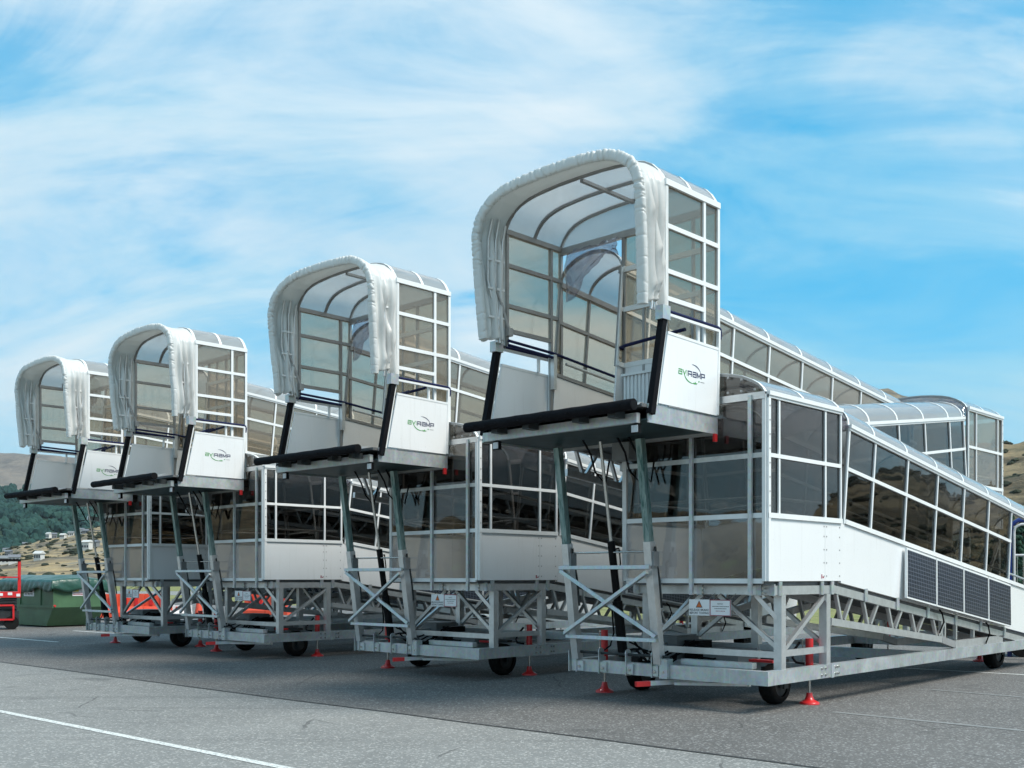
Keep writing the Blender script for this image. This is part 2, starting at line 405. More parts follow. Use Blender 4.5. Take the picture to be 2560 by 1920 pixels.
# ------------------------------------------------------------------ hills
def interp(tab, x):
    if x <= tab[0][0]: return tab[0][1]
    for (a, b), (c, d) in zip(tab, tab[1:]):
        if x <= c:
            k = (x - a) / (c - a); k = k * k * (3 - 2 * k); return b + (d - b) * k
    return tab[-1][1]
def azpx(u): return math.degrees(math.atan((u - 1280) / 2628.2))
HF = {}
def hill(name, tab, r0, rc, r1, m, rough, nscale, naz=200, nr=46, jag=0.0, pw=1.0):
    """tab: (azimuth deg, crest tangent seen from the camera); crest lies at distance rc"""
    a0, a1 = tab[0][0], tab[-1][0]
    def height(az, r):
        e = interp(tab, az)
        zc = e * rc * (math.cos(R(az)) if abs(az) < 60 else .5 + 0 * r) if abs(az) < 60 else e * rc
        x, y = r * math.sin(R(az)), r * math.cos(R(az))
        if r <= rc: t = max(0, (r - r0) / (rc - r0)); z = zc * t ** pw
        else: t = (r - rc) / (r1 - rc); z = zc * (1 - .9 * t * t)
        t0 = min(1, max(0, (r - r0) / (rc - r0)) * 4)
        nn = mnoise.fractal(Vector((x * nscale, y * nscale, 5.5)), 1.0, 2.1, 6)
        z += rough * nn * t0
        if jag: z += jag * abs(mnoise.fractal(Vector((az * .55, 2.2, 1.1)), .9, 2.2, 6)) * t0 * min(1, r / rc)
        return z
    mb = MB(); G = []
    for j in range(nr):
        k = j / (nr - 1); r = r0 + (r1 - r0) * k
        G.append([(r * math.sin(R(a0 + (a1 - a0) * i / (naz - 1))), r * math.cos(R(a0 + (a1 - a0) * i / (naz - 1))), height(a0 + (a1 - a0) * i / (naz - 1), r) - 1.0) for i in range(naz)])
    mb.grid(G); o = P(name, mb, m); o['kind'] = 'structure'; HF[name] = (height, r0, rc)
    return o
hill('far_mountain', [(-75, .06), (-45, .10), (azpx(-200), .112), (azpx(0), .1065), (azpx(250), .104), (azpx(600), .085), (azpx(1000), .05), (azpx(1400), .03)],
     2600, 5200, 7600, 'brown_mountain', 150, .0009, 220, 60)
hill('forest_hill', [(-60, .03), (-42, .07), (azpx(-150), .086), (azpx(0), .0835), (azpx(120), .086), (azpx(300), .078), (azpx(600), .05), (azpx(900), .03), (azpx(1150), .01)],
     760, 1500, 2300, 'forest_floor', 18, .004, 160, 50)
hill('terrace_slope', [(-60, .015), (-40, .012), (azpx(-100), .018), (azpx(0), .027), (azpx(60), .035), (azpx(130), .0405), (azpx(255), .0515), (azpx(420), .056), (azpx(700), .045), (azpx(1100), .02), (azpx(1300), .008)],
     230, 700, 1000, 'tawny_slope', 5, .012, 200, 60, pw=1.15)
hill('brown_peak', [(azpx(1350), .02), (azpx(1700), .08), (azpx(1860), .145), (azpx(1990), .184), (azpx(2144), .189), (azpx(2215), .187), (azpx(2262), .178), (azpx(2320), .160), (azpx(2462), .13), (azpx(2700), .08), (40, .05)],
     1500, 2900, 4200, 'tussock_hill', 30, .0018, 160, 50)
hill('tussock_hill', [(azpx(2150), .02), (azpx(2330), .08), (azpx(2505), .124), (azpx(2560), .131), (31, .15), (40, .165), (50, .15), (58, .105), (63, .075), (66, .10), (68.5, .092), (71, .045), (76, .03), (85, .035), (100, .05), (120, .06)],
     170, 620, 1000, 'tussock_hill', 9, .010, 330, 60, jag=6)
hill('back_hills', [(118, .05), (150, .075), (185, .06), (215, .085), (245, .055), (262, .035), (285, .05), (305, .03)],
     700, 1600, 2400, 'tussock_hill', 45, .003, 200, 36, jag=12)
def on_hill(name, u, v):
    """point of the named hill's near slope seen at pixel u, v"""
    height, r0, rc = HF[name]; az = azpx(u); e = (1443.1 - v) / 2628.2
    r = r0
    while r < rc * 1.05:
        D = r * math.cos(R(az))
        if height(az, r) - 1.0 - CAM_H >= e * D: break
        r += 2
    return Vector((r * math.sin(R(az)), r * math.cos(R(az)), height(az, r) - 1.0))

# foliage: one base crown, deformed copies joined (forest and scrub nobody could count)
def ico(sub=1):
    bm_v, bm_f = [], []
    import bmesh
    bm = bmesh.new(); bmesh.ops.create_icosphere(bm, subdivisions=sub, radius=1)
    bm_v = np.array([v.co[:] for v in bm.verts]); bm_f = [tuple(v.index for v in f.verts) for f in bm.faces]; bm.free()
    return bm_v, bm_f
ICO, ICOF = ico(2)
def blobs(name, items, m, flat=1.0, parent=None, kind='stuff'):
    rng = np.random.default_rng(3); V = []; F = []; n = len(ICO)
    for i, (p, r, hgt) in enumerate(items):
        k = 1 + .55 * (rng.random(n) - .5)
        w = ICO * k[:, None] * np.array([r, r, hgt]) + np.array(p)
        V.append(w); F += [tuple(a + i * n for a in f) for f in ICOF]
    mb = MB(); mb.v = [tuple(q) for q in np.concatenate(V)]; mb.f = F; mb.sm = [False] * len(F); mb.mi = [0] * len(F)
    o = P(name, mb, m, parent)
    if kind: o['kind'] = kind
    return o
def forest():
    h, r0, rc = HF['forest_hill']; it = []
    for i in range(6500):
        az = random.uniform(-40, -8); r = r0 + (rc * 1.02 - r0) * random.random() ** .8
        z = h(az, r) - 1
        s = random.uniform(2.2, 4.8)
        it.append(((r * math.sin(R(az)), r * math.cos(R(az)), z + s * .7), s, s * random.uniform(.95, 1.5)))
    blobs('forest', it, 'forest_leaves')
forest()
def scrub():
    h, r0, rc = HF['tussock_hill']; it = []
    for i in range(4200):
        az = random.uniform(16, 76); r = r0 + (rc - r0) * random.random()
        if mnoise.noise(Vector((r * math.sin(R(az)) * .012, r * .012, 4))) < -.12: continue
        s = random.uniform(.35, 1.7) * (.5 + r / 700)
        it.append(((r * math.sin(R(az)), r * math.cos(R(az)), h(az, r) - 1 + s * .1), s * 1.3, s * .75))
    blobs('scrub', it, 'shrub_leaves')
    h, r0, rc = HF['terrace_slope']; it = []
    for i in range(1500):
        az = random.uniform(-34, -14); r = r0 + (rc - r0) * random.random()
        s = random.uniform(.3, 1.3)
        it.append(((r * math.sin(R(az)), r * math.cos(R(az)), h(az, r) - 1 + s * .1), s * 1.4, s * .7))
    blobs('scrub', it, 'shrub_leaves')
scrub()

# ------------------------------------------------------------------ the boarding ramp, built once at its own origin
# x along its front (0 = front right corner of the chassis), y to the back, z up
def qbox(mb, M, s0, s1, n0, n1, o0, o1):
    return mb.hexa([M(s0, o0, n0), M(s1, o0, n0), M(s1, o1, n0), M(s0, o1, n0), M(s0, o0, n1), M(s1, o0, n1), M(s1, o1, n1), M(s0, o1, n1)])
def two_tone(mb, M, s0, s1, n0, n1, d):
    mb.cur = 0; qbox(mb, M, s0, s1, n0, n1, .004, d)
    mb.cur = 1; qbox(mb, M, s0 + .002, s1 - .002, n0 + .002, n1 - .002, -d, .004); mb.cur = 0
def arc_profile(xl, xr, rise, n=14):
    c, hw = (xl + xr) / 2, (xr - xl) / 2
    return [(c + hw * math.cos(math.pi * i / n), rise * math.sin(math.pi * i / n)) for i in range(n + 1)]
def shaped_profile(c, half, z0):
    right = [(c + a, z - z0) for a, z in half]; left = [(c - a, z - z0) for a, z in reversed(half[:-1])]
    return right + left
LAND_HALF = [(.998, 3.625), (.965, 3.68), (.91, 3.735), (.83, 3.784), (.70, 3.843), (.57, 3.877), (.40, 3.905), (.2, 3.925), (0, 3.93)]
CAB_HALF = [(1.215, 5.885), (1.185, 5.94), (1.14, 6.01), (1.06, 6.09), (.96, 6.145), (.84, 6.18), (.70, 6.205), (.35, 6.232), (0, 6.238)]
def sheet_along(mb, prof, F, s0, s1, th=.008):
    """thin curved panel along profile; F(x, s, n)->xyz"""
    a = [F(x, s0, n) for x, n in prof]; b = [F(x, s1, n) for x, n in prof]
    a2 = [F(x, s0, n - th) for x, n in prof]; b2 = [F(x, s1, n - th) for x, n in prof]
    mb.grid([a, b]); mb.grid([b2, a2])
def rib_along(mb, prof, F, s, w=.045, h=.03, lift=.006):
    for (x0, n0), (x1, n1) in zip(prof, prof[1:]):
        for k, (a, b, ww) in enumerate(((0, lift, w), (-h, 0, w * .9))):
            mb.cur = k
            mb.hexa([F(x0, s - ww / 2, n0 + a), F(x1, s - ww / 2, n1 + a), F(x1, s + ww / 2, n1 + a), F(x0, s + ww / 2, n0 + a),
                     F(x0, s - ww / 2, n0 + b), F(x1, s - ww / 2, n1 + b), F(x1, s + ww / 2, n1 + b), F(x0, s + ww / 2, n0 + b)])
    mb.cur = 0
def gable(mb, prof, F, s, th=.008):
    k = len(prof)
    for sgn in (0, 1):
        pts = [F(x, s + sgn * th, n) for x, n in prof]
        mb.poly(pts, [tuple(range(k)) if sgn else tuple(range(k - 1, -1, -1))])
GL = 'smoked_glazing'
def side_wall(par, M, mull, rows, s_rail=None, frame='white_frame', mw=.034, glz=GL):
    """rows: list of (n0, n1, kind); mull: positions along s"""
    n_lo, n_hi = rows[0][0], rows[-1][1]
    glass_lo = min([r[0] for r in rows if r[2] == 'pane'] + [n_hi])
    for s in mull:
        mb = MB(); two_tone(mb, M, s - mw / 2, s + mw / 2, glass_lo - .03, n_hi, .024); P('mullion', mb, (frame, 'inner_frame'), par)
    s0, s1 = s_rail or (mull[0], mull[-1])
    for i, (a, b, k) in enumerate(rows):
        for u, v in zip(mull, mull[1:]):
            mb = MB()
            if k == 'pane': qbox(mb, M, u + .012, v - .012, a + .012, b - .012, -.003, .003); P('window_pane', mb, glz, par)
    levels = sorted({r[0] for r in rows if r[2] == 'pane'})
    for n in levels:
        mb = MB(); two_tone(mb, M, s0, s1, n - .023, n + .023, .028); P('rail', mb, (frame, 'inner_frame'), par)
def eave(par, M, s0, s1, n, m='white_frame'):
    mb = MB(); mb.cur = 0; qbox(mb, M, s0, s1, n - .04, n + .03, .004, .035); qbox(mb, M, s0, s1, n - .012, n + .036, .035, .05); mb.cur = 1; qbox(mb, M, s0 + .002, s1 - .002, n - .038, n + .028, -.045, .004); P('eave_beam', mb, (m, 'inner_frame'), par)

def flight(root, name, xl, xr, y0, z0, tan, smax, mull, npan=.77, nmid=1.44, neave=1.97, glass_end=None, glz=GL):
    par = empty(name, root); a = math.atan(tan); ca, sa = math.cos(a), math.sin(a)
    def F(x, s, n): return (x, y0 + s * ca + n * sa, z0 - s * sa + n * ca)
    for side, x in (('r', xr), ('l', xl)):
        sg = 1 if side == 'r' else -1
        M = lambda s, o, n, x=x, sg=sg: F(x + sg * o, s, n)
        side_wall(par, M, mull, [(npan, nmid, 'pane'), (nmid, neave - .03, 'pane')], (mull[0], glass_end or smax), glz=glz)
        # solid side panels, split at every second mullion
        cuts = [0.0] + [m for m in mull[2::2] if 0.6 < m < smax - .6] + [smax]
        for u, v in zip(cuts, cuts[1:]):
            mb = MB(); qbox(mb, M, u + .002, v - .002, 0, npan - .028, -.012, .012); P('side_panel', mb, 'white_panel', par)
        mb = MB(); qbox(mb, M, 0, smax, npan - .028, npan + .03, .0285, .036); P('panel_capping', mb, 'white_frame', par)
        eave(par, M, mull[0] - .02, smax, neave)
        mb = MB(); h0, h1 = F(x - sg * .10, .1, .95), F(x - sg * .10, smax - .2, .95); mb.tube([h0, h1], .02, 8); P('handrail', mb, 'aluminium', par)
    prof = [(x, neave + .03 + n) for x, n in arc_profile(xl, xr, .32)]
    cuts = list(mull)
    if smax > cuts[-1] + .3:
        while cuts[-1] + 1.03 < smax: cuts.append(cuts[-1] + 1.03)
        cuts.append(smax)
    for u, v in zip(cuts, cuts[1:]):
        mb = MB(); sheet_along(mb, prof, F, u + .01, v - .01); P('roof_panel', mb, 'opal_roof', par)
    for s in cuts:
        mb = MB(); rib_along(mb, prof, F, s); P('roof_rib', mb, ('white_frame', 'inner_frame'), par)
    mb = MB(); mb.hexa([F(x, s, n) for n in (-.05, 0) for x, s in ((xl + .03, 0), (xr - .03, 0), (xr - .03, smax), (xl + .03, smax))]); P('walkway_floor', mb, 'deck', par)
    return par, F
def truss(par, x, zt, zb, y0, y1, nodes, w=.06):
    mb = MB(); mb.bar((x, y0, zt(y0)), (x, y1, zt(y1)), w, .10); P('top_chord', mb, 'aluminium', par)
    mb = MB(); mb.bar((x, y0, zb(y0)), (x, y1, zb(y1)), w, .09); P('bottom_chord', mb, 'aluminium', par)
    for yb, up in nodes:
        mb = MB(); mb.bar((x, yb - .03, zb(yb) + .045), (x, yb - up, zt(yb - up) - .05), .038, .045, (1, 0, 0)); P('truss_diagonal', mb, 'aluminium', par)
        mb = MB(); mb.bar((x, yb + .05, zb(yb) + .045), (x, yb + up * 1.3 + .05, zt(yb + up * 1.3) - .05), .038, .045, (1, 0, 0)); P('truss_diagonal', mb, 'aluminium', par)
def vinyl(par, x0, x1, prof_top, y_top, z_top, y_bot, z_bot, rise_bot, seed):
    """crumpled clear vinyl hanging between a landing roof and the lower flight roof"""
    nx, nv = 40, 9; G = []
    c, hw = (x0 + x1) / 2, (x1 - x0) / 2
    for j in range(nv):
        k = j / (nv - 1); row = []
        for i in range(nx):
            t = -1 + 2 * i / (nx - 1); x = c + hw * t * (1 + .03 * k)
            zt = z_top + prof_top(t); zb = z_bot + rise_bot * math.sqrt(max(0, 1 - t * t)) - .06 * (1 + math.sin(t * 9 + seed)) * .5
            q = Vector((x * 5, k * 2.5, seed)); d = mnoise.noise(q) * .10 + mnoise.noise(q * 2.7) * .05
            row.append((x, y_top + (y_bot - y_top) * k + d * (k * (1.6 - k) + .1), zt + (zb - zt) * k + d * .3 * k))
        G.append(row)
    mb = MB(); mb.grid(G); solid(P('vinyl_skirt', mb, 'clear_vinyl', par), .004)

def landing(root, name, xl, xr, y0, y1, z0, rear, rmull, fmull, yroof):
    """box landing: front (or rear) wall glazed, both sides glazed"""
    par = empty(name, root); npan, nmid, ne = .74, 1.42, 2.10; LG = GL if rear else 'shade_tinted_glazing'
    dz = z0 - 1.505; c = (xl + xr) / 2; hw = (xr - xl) / 2
    for x, sg in ((xr, 1), (xl, -1)):
        M = lambda s, o, n, x=x, sg=sg: (x + sg * o, s, z0 + n)
        side_wall(par, M, rmull, [(npan, nmid, 'pane'), (nmid, ne - .03, 'pane')], glz=LG)
        cuts = [y0] + [m for m in rmull[1:-1] if 1.0 < abs(m - (y1 if rear else y0)) < 1.5] + [y1]
        for u, v in zip(cuts, cuts[1:]):
            k = .095 if (not rear and v == y1 and sg > 0) else 0
            mb = MB(); lo, hi = 0, npan - .028
            mb.hexa([M(u + .002, o, lo) for o in (-.012,)] + [M(v - .002, -.012, lo), M(v - .002, .012, lo), M(u + .002, .012, lo), M(u + .002, -.012, hi), M(v - .002 + k, -.012, hi), M(v - .002 + k, .012, hi), M(u + .002, .012, hi)])
            P('side_panel', mb, 'white_panel', par)
        mb = MB(); qbox(mb, M, y0, y1, npan - .028, npan + .03, .0285, .036); P('panel_capping', mb, 'white_frame', par)
        eave(par, M, y0 if not rear else yroof, yroof if not rear else y1, ne)
        yc = y1 if rear else y0
        mb = MB(); qbox(mb, M, yc - (.05 if rear else 0), yc + (0 if rear else .05), 0, ne, .0125, .0325); P('corner_post', mb, 'white_frame', par)
    mb = MB()
    for y in ([y0 + .03, (y0 + y1) / 2, y1 - .03] if rear else [.035, 1.335, 1.40, 1.74]):
        for zz in (.06, .22, .38, .54, .66): mb.box(xr + .0122, xr + .0165, y - .008, y + .008, z0 + zz - .008, z0 + zz + .008)
    for zz in np.arange(.85, 2.0, .16): mb.box(xr + .0326, xr + .0365, (y0 + .018) if not rear else y1 - .034, (y0 + .034) if not rear else y1 - .018, z0 + zz - .008, z0 + zz + .008)
    P('rivets', mb, 'dull_aluminium', par, 'stuff')
    # end wall
    ye = y1 if rear else y0; so = 1 if rear else -1
    M = lambda s, o, n: (s, ye + so * o, z0 + n)
    rows = [(0.0, npan, 'pane'), (npan, nmid, 'pane'), (nmid, ne - .04, 'pane')] if not rear else [(npan, nmid, 'pane'), (nmid, ne - .04, 'pane')]
    if rear:
        side_wall(par, M, fmull, rows)
        for u, v in zip(fmull, fmull[1:]):
            mb = MB(); qbox(mb, M, u + .002, v - .002, 0, npan - .028, -.012, .012); P('side_panel', mb, 'white_panel', par)
    else:
        for s in fmull[1:-1]:
            mb = MB(); qbox(mb, M, s - .022, s + .022, -.16, ne, .012, .052); P('mullion', mb, 'galvanised', par)
        for s in (fmull[0] + .02, fmull[-1] - .02):
            mb = MB(); qbox(mb, M, s - .022, s + .022, 0, ne, -.02, .02); P('mullion', mb, 'white_frame', par)
        for a, b, k in rows:
            for u, v in zip(fmull, fmull[1:]):
                mb = MB(); qbox(mb, M, u + .012, v - .012, a + .02, b - .02, -.004, .004); P('window_pane', mb, 'bubble_vinyl' if a == 0 else LG, par)
        for n, m in ((0.0, 'white_frame'), (npan, 'white_frame'), (nmid, 'aluminium')):
            mb = MB(); qbox(mb, M, fmull[0] + .043, fmull[-1] - .043, n - .026, n + .03, -.022, .011); P('rail', mb, m, par)
        mb = MB(); qbox(mb, M, xl, xr, ne - .05, ne + .03, -.03, .03); P('eave_beam', mb, 'aluminium', par)
    prof = [(c + (x - c) / .998 * hw if True else x, n + z0 + ne + .02) for x, n in shaped_profile(c, [(a, z) for a, z in LAND_HALF], 3.625)]
    F = lambda x, s, n: (x, s, n)
    ys = [y0, (y0 + yroof) / 2, yroof] if not rear else [yroof, (y1 + yroof) / 2, y1]
    for u, v in zip(ys, ys[1:]):
        mb = MB(); sheet_along(mb, prof, F, u + .01, v - .01); P('roof_panel', mb, 'opal_roof', par)
    for s in ys:
        mb = MB(); rib_along(mb, prof, F, s, .05); P('roof_rib', mb, ('white_frame', 'inner_frame'), par)
    mb = MB(); gable(mb, prof, F, ye + (-.02 if rear else .012)); P('gable_pane', mb, LG, par)
    mb = MB()
    for i in range(11):
        x = xl + .12 + (xr - xl - .24) * i / 10
        mb.box(x - .012, x + .012, ye + so * .031, ye + so * .045, z0 + ne + .05, z0 + ne + .075)
        if 0 < i < 10:
            n = np.interp(x, [p[0] for p in reversed(prof)], [p[1] for p in reversed(prof)])
            mb.box(x - .012, x + .012, ye + so * .015, ye + so * .04, n - .055, n - .03)
    P('bolt_heads', mb, 'dull_aluminium', par, 'stuff')
    mb = MB(); mb.box(xl + .03, xr - .03, y0 + .03, y1, z0 - .045, z0 + .005); P('landing_floor', mb, 'deck', par)
    for x in (xl + .09, xr - .09):
        mb = MB(); mb.tube([(x, y0 + .1, z0 + .95), (x, y1 - .05, z0 + .95)], .02, 8); P('handrail', mb, 'aluminium', par)
    yy = y1 - .1 if rear else y0 + .1
    mb = MB(); mb.tube([(xl + .09, yy, z0 + .95), (xr - .09, yy, z0 + .95)], .02, 8); P('handrail', mb, 'aluminium', par)
    return par

def wheel(root, x, y, r=.28, w=.2):
    par = empty('wheel', root)
    mb = MB(); prof = [(-w / 2, r * .62), (-w / 2, r * .86), (-w / 2 + .03, r * .97), (-w / 6, r), (w / 6, r), (w / 2 - .03, r * .97), (w / 2, r * .86), (w / 2, r * .62)]
    n = 28; V = []; F = []
    for k in range(n):
        a = 2 * math.pi * k / n
        for j, (dx, rr) in enumerate(prof):
            q = rr * (1 - (.02 if (k % 2 and 1 < j < 6) else 0))
            V.append((x + dx, y + q * math.cos(a), r + q * math.sin(a)))
    m = len(prof)
    for k in range(n):
        for j in range(m - 1): F.append((k * m + j, k * m + j + 1, ((k + 1) % n) * m + j + 1, ((k + 1) % n) * m + j))
    mb.poly(V, F, True); P('tyre', mb, 'tyre_rubber', par)
    mb = MB(); mb.tube([(x - w * .38, y, r), (x + w * .38, y, r)], r * .63, 20); mb.tube([(x - w * .45, y, r), (x + w * .45, y, r)], r * .2, 12)
    P('rim', mb, 'dark_metal', par)
    mb = MB(); mb.box(x - w / 2 - .06, x - w / 2 - .035, y - .05, y + .05, r - .05, .45); mb.box(x + w / 2 + .035, x + w / 2 + .06, y - .05, y + .05, r - .05, .45)
    mb.box(x - w / 2 - .06, x + w / 2 + .06, y - .06, y + .06, r * 2 + .02, r * 2 + .06) if r * 2 + .06 < .7 else None
    P('fork', mb, 'dark_metal', par)
def jack(root, x, y, top=.80):
    par = empty('stabiliser_jack', root)
    mb = MB(); mb.tube([(x, y, .40), (x, y, top)], .048, 14); P('jack_tube', mb, 'red_paint', par)
    mb = MB(); mb.tube([(x, y, .10), (x, y, .42)], .017, 10); P('jack_rod', mb, 'steel_rod', par)
    mb = MB(); mb.tube([(x, y, 0.0), (x, y, .022), (x, y, .03), (x, y, .055), (x, y, .10), (x, y, .14)], [.120, .120, .106, .058, .040, .034], 20); P('jack_foot', mb, 'red_paint', par)
    mb = MB(); mb.bar((x - .09, y, top - .02), (x - .05, y, top - .02), .012, .012); mb.tube([(x - .09, y, top), (x - .09, y, top - .32)], .007, 6); P('jack_crank', mb, 'steel_rod', par)

def build_ramp():
    root = empty('boarding_ramp')
    # ---- chassis
    ch = empty('chassis', root)
    G = 'galvanised'
    def beam(name, *b, m=G, par=ch):
        mb = MB(); mb.box(*b); return P(name, mb, m, par)
    beam('front_beam', -1.33, -.001, 0, .10, .327, .489)
    beam('hinge_beam', -2.88, -1.332, -.01, .10, .335, .486)
    beam('side_beam', -.10, -.002, .102, 1.531, .328, .488); beam('side_beam', -.10, -.003, 1.537, 10.6, .328, .487)
    beam('side_beam', -2.9, -2.80, .102, 10.6, .328, .488)
    mb = MB(); mb.box(-.105, .004, 1.50, 1.57, .322, .494); P('joint_plate', mb, G, ch)
    for y in (1.45, 4.6, 7.9, 10.45): beam('cross_beam', -2.80, -.10, y, y + .1, .335, .48)
    beam('inner_rail', -1.28, -.30, .16, .26, .49, .56); beam('inner_rail', -1.25, -1.15, .27, 1.44, .40, .48)
    mb = MB()
    for x0, x1 in ((-2.90, -2.885), (-2.776, -2.66), (-2.40, -2.28), (-1.97, -1.86), (-1.575, -1.48)):
        if x1 - x0 > .05:
            mb.box(x0, x0 + .012, -.05, .06, .325, .60)
            mb.tube([(x0 + .0125, .0, .60), (x0 - .0005, .0, .60)], .055, 14)
            mb.box(x0 + .013, x1, -.035, -.0105, .345, .47)
        else: mb.box(x0, x0 + .012, -.05, .08, .325, .60)
    mb.box(-1.452, -1.336, -.05, .07, .325, .56)
    P('hinge_bracket', mb, G, ch)
    mb = MB(); mb.tube([(-2.86, .0, .585), (-1.34, .0, .585)], .018, 10); P('hinge_pin', mb, 'dark_metal', ch)
    mb = MB()
    for x in (-2.72, -2.34, -1.915, -1.53, -1.39):
        mb.tube([(x, -.036, .40), (x, -.053, .40)], .017, 8)
    for y in (1.26, 1.36, 1.62, 1.68): 
        for z in (.37, .45): mb.tube([(-.002, y, z), (.014, y, z)], .014, 8)
    P('bolt_heads', mb, 'steel_rod', ch, 'stuff')
    for x, y in ((-.50, 1.02), (-2.65, 1.2)): wheel(root, x, y, .25)
    for x, y in ((-.385, 8.12), (-2.80, 8.25)): wheel(root, x, y, .29, .2)
    jack(root, -.2, 1.325); jack(root, -2.84, .63, .84); jack(root, -1.1, 9.46); jack(root, -2.84, 9.46)
    tb = empty('tow_bar', root)
    mb = MB(); mb.bar((-1.60, -.26, .262), (-.95, .9, .30), .05, .055); P('draw_arm', mb, G, tb)
    mb = MB(); mb.bar((-1.62, -.295, .26), (-1.53, -.135, .265), .056, .06); P('red_grip', mb, 'red_paint', tb)
    mb = MB(); mb.bar((-1.30, .05, .265), (-.55, .5, .27), .03, .035); mb.box(-.57, -.53, .48, .52, .25, .33); P('steering_link', mb, G, tb)
    # ---- landing support
    A = 'aluminium'
    sp = empty('landing_support', root)
    for x in (-.116, -1.98):
        for y in (.326, 1.41): mb = MB(); mb.box(x, x + .10, y, y + .10, .489, 1.345); P('post', mb, A, sp)
    mb = MB(); mb.box(-1.06, -.96, 1.41, 1.51, .489, 1.345); P('post', mb, A, sp)
    for b in ((-2.02, -.03, .19, .29, 1.347, 1.452), (-2.02, -.03, 1.50, 1.60, 1.347, 1.452)): mb = MB(); mb.box(*b); P('platform_beam', mb, A, sp)
    for b in ((-.13, -.0301, .2905, 1.4995, 1.348, 1.451), (-2.02, -1.92, .2905, 1.4995, 1.348, 1.451), (-1.06, -.96, .2905, 1.4995, 1.348, 1.451)): mb = MB(); mb.box(*b); P('platform_beam', mb, A, sp)
    def br(a, b, w=.05, h=.05, m=A, name='diagonal_brace'): mb = MB(); mb.bar(a, b, w, h); P(name, mb, m, sp)
    br((-.12, .375, .76), (-.88, .375, 1.34)); br((-1.88, .375, .76), (-1.10, .375, 1.34))
    br((-.065, .43, .70), (-.065, 1.42, 1.31)); br((-1.93, .43, .70), (-1.93, 1.42, 1.31))
    br((-.066, .36, 1.05), (-.30, .24, 1.345)); br((-.12, 1.46, .76), (-.88, 1.46, 1.34)); br((-1.90, 1.46, .76), (-1.15, 1.46, 1.34))
    for a, b in (((-1.88, .37, .655), (-.116, .37, .655)), ((-.066, .426, .67), (-.066, 1.41, .67)), ((-1.93, .426, .67), (-1.93, 1.41, .67)), ((-1.88, 1.46, .655), (-.116, 1.46, .655))):
        mb = MB(); mb.bar(a, b, .045, .075); P('lower_rail', mb, A, sp)
    mb = MB()
    for x in (-1.96, -1.02, -.22, -.05): mb.box(x - .035, x + .035, .165, .1895, 1.34, 1.47)
    for y in (.30, 1.30, 1.56): mb.box(-.0295, -.010, y - .035, y + .035, 1.34, 1.50)
    P('fixing_bracket', mb, G, sp)
    mb = MB()
    for x in (-.985, -.175):
        for z in (1.37, 1.42): mb.tube([(x + .02, .1645, z), (x + .02, .15, z)], .014, 8)
    P('bolt_heads', mb, 'steel_rod', sp, 'stuff')
    # ---- equipment on the chassis
    eq = empty('hydraulic_pack', root)
    mb = MB(); mb.box(-2.35, -1.75, .75, 1.25, .49, .78); mb.box(-2.33, -1.77, .77, 1.23, .781, .80); P('tank', mb, 'plastic_grey', eq)
    mb = MB(); mb.box(-1.70, -1.48, .85, 1.15, .49, .74); P('motor', mb, 'black_paint', eq)
    mb = MB(); mb.box(-1.35, -.85, .75, 1.2, .49, .66); P('battery_box', mb, 'plastic_grey', eq)
    mb = MB(); mb.box(-.62, -.30, .62, .72, .535, .565); P('red_lever', mb, 'red_paint', eq)
    rnd = random.Random(5)
    for k in range(6):
        a = Vector((-2.08 + .05 * k, .12, .62 + .03 * (k % 3))); b = Vector((-1.75 + .12 * k, .8, .65)); pts = []
        for i in range(10):
            t = i / 9; q = a.lerp(b, t); q.z += -.13 * math.sin(math.pi * t) + .10 * math.sin(t * 6 + k); q.x += .12 * math.sin(math.pi * t) * rnd.uniform(-1, 1); pts.append(q)
        mb = MB(); mb.tube(pts, .013, 6); P('hose', mb, 'rubber', eq)
    mb = MB(); pts = [(-.33, 1.33, .75), (-.36, 1.25, .66), (-.33, 1.15, .57), (-.26, 1.10, .52), (-.2, 1.2, .5)]; mb.tube(pts, .016, 6); P('hose', mb, 'rubber', eq)
    # ---- flights and landings
    C, FC = flight(root, 'lower_ramp', -.99, -.028, 1.78, 1.48, .1308, 7.9, [-.02, .73, 1.76, 2.80, 3.82, 4.86, 5.89], glass_end=5.91, glz='shade_tinted_glazing')
    B, FB = flight(root, 'middle_ramp', -2.01, -1.03, 1.78, 1.49, -.131, 7.0, [.2, 1.22, 2.24, 3.26, 4.27, 5.29, 6.34, 6.98], glz='shade_tinted_glazing')
    Ap, FA = flight(root, 'upper_ramp', -3.072, -2.05, -.2, 3.412, .097, 8.97, [.0, .60, 1.58, 2.60, 3.60, 4.60, 5.61, 6.64, 7.66, 8.82], .80, 1.50, 2.0)
    L = landing(root, 'front_landing', -2.02, -.024, 0, 1.78, 1.505, False, [.02, .256, 1.361, 1.76], [-2.02, -1.0, -.208, -.024], 1.775)
    RL = landing(root, 'rear_landing', -3.07, -1.03, 8.66, 10.39, 2.46, True, [8.68, 9.06, 10.14, 10.37], [-3.05, -2.05, -1.05], 8.66)
    hp = [a for a, z in LAND_HALF][::-1]; hz = [z - 3.625 for a, z in LAND_HALF][::-1]
    ptop = lambda t: float(np.interp(abs(t), [a / .998 for a in hp], hz))
    vinyl(L, -2.02, -.024, ptop, 1.79, 3.62, 2.03, 3.40, .05, 1.3)
    vinyl(RL, -3.07, -1.03, ptop, 8.65, 4.57, 8.47, 4.40, .12, 4.1)
    # trusses
    zt = lambda y: 1.375 - .1335 * (y - 1.83) ; zb = lambda y: 1.005 - .107 * (y - 1.566)
    nodesC = [(1.88 + .745 * i, .16) for i in range(5)]
    for x in (-.055, -.95): truss(C, x, zt, zb, 1.56, 5.0, nodesC)
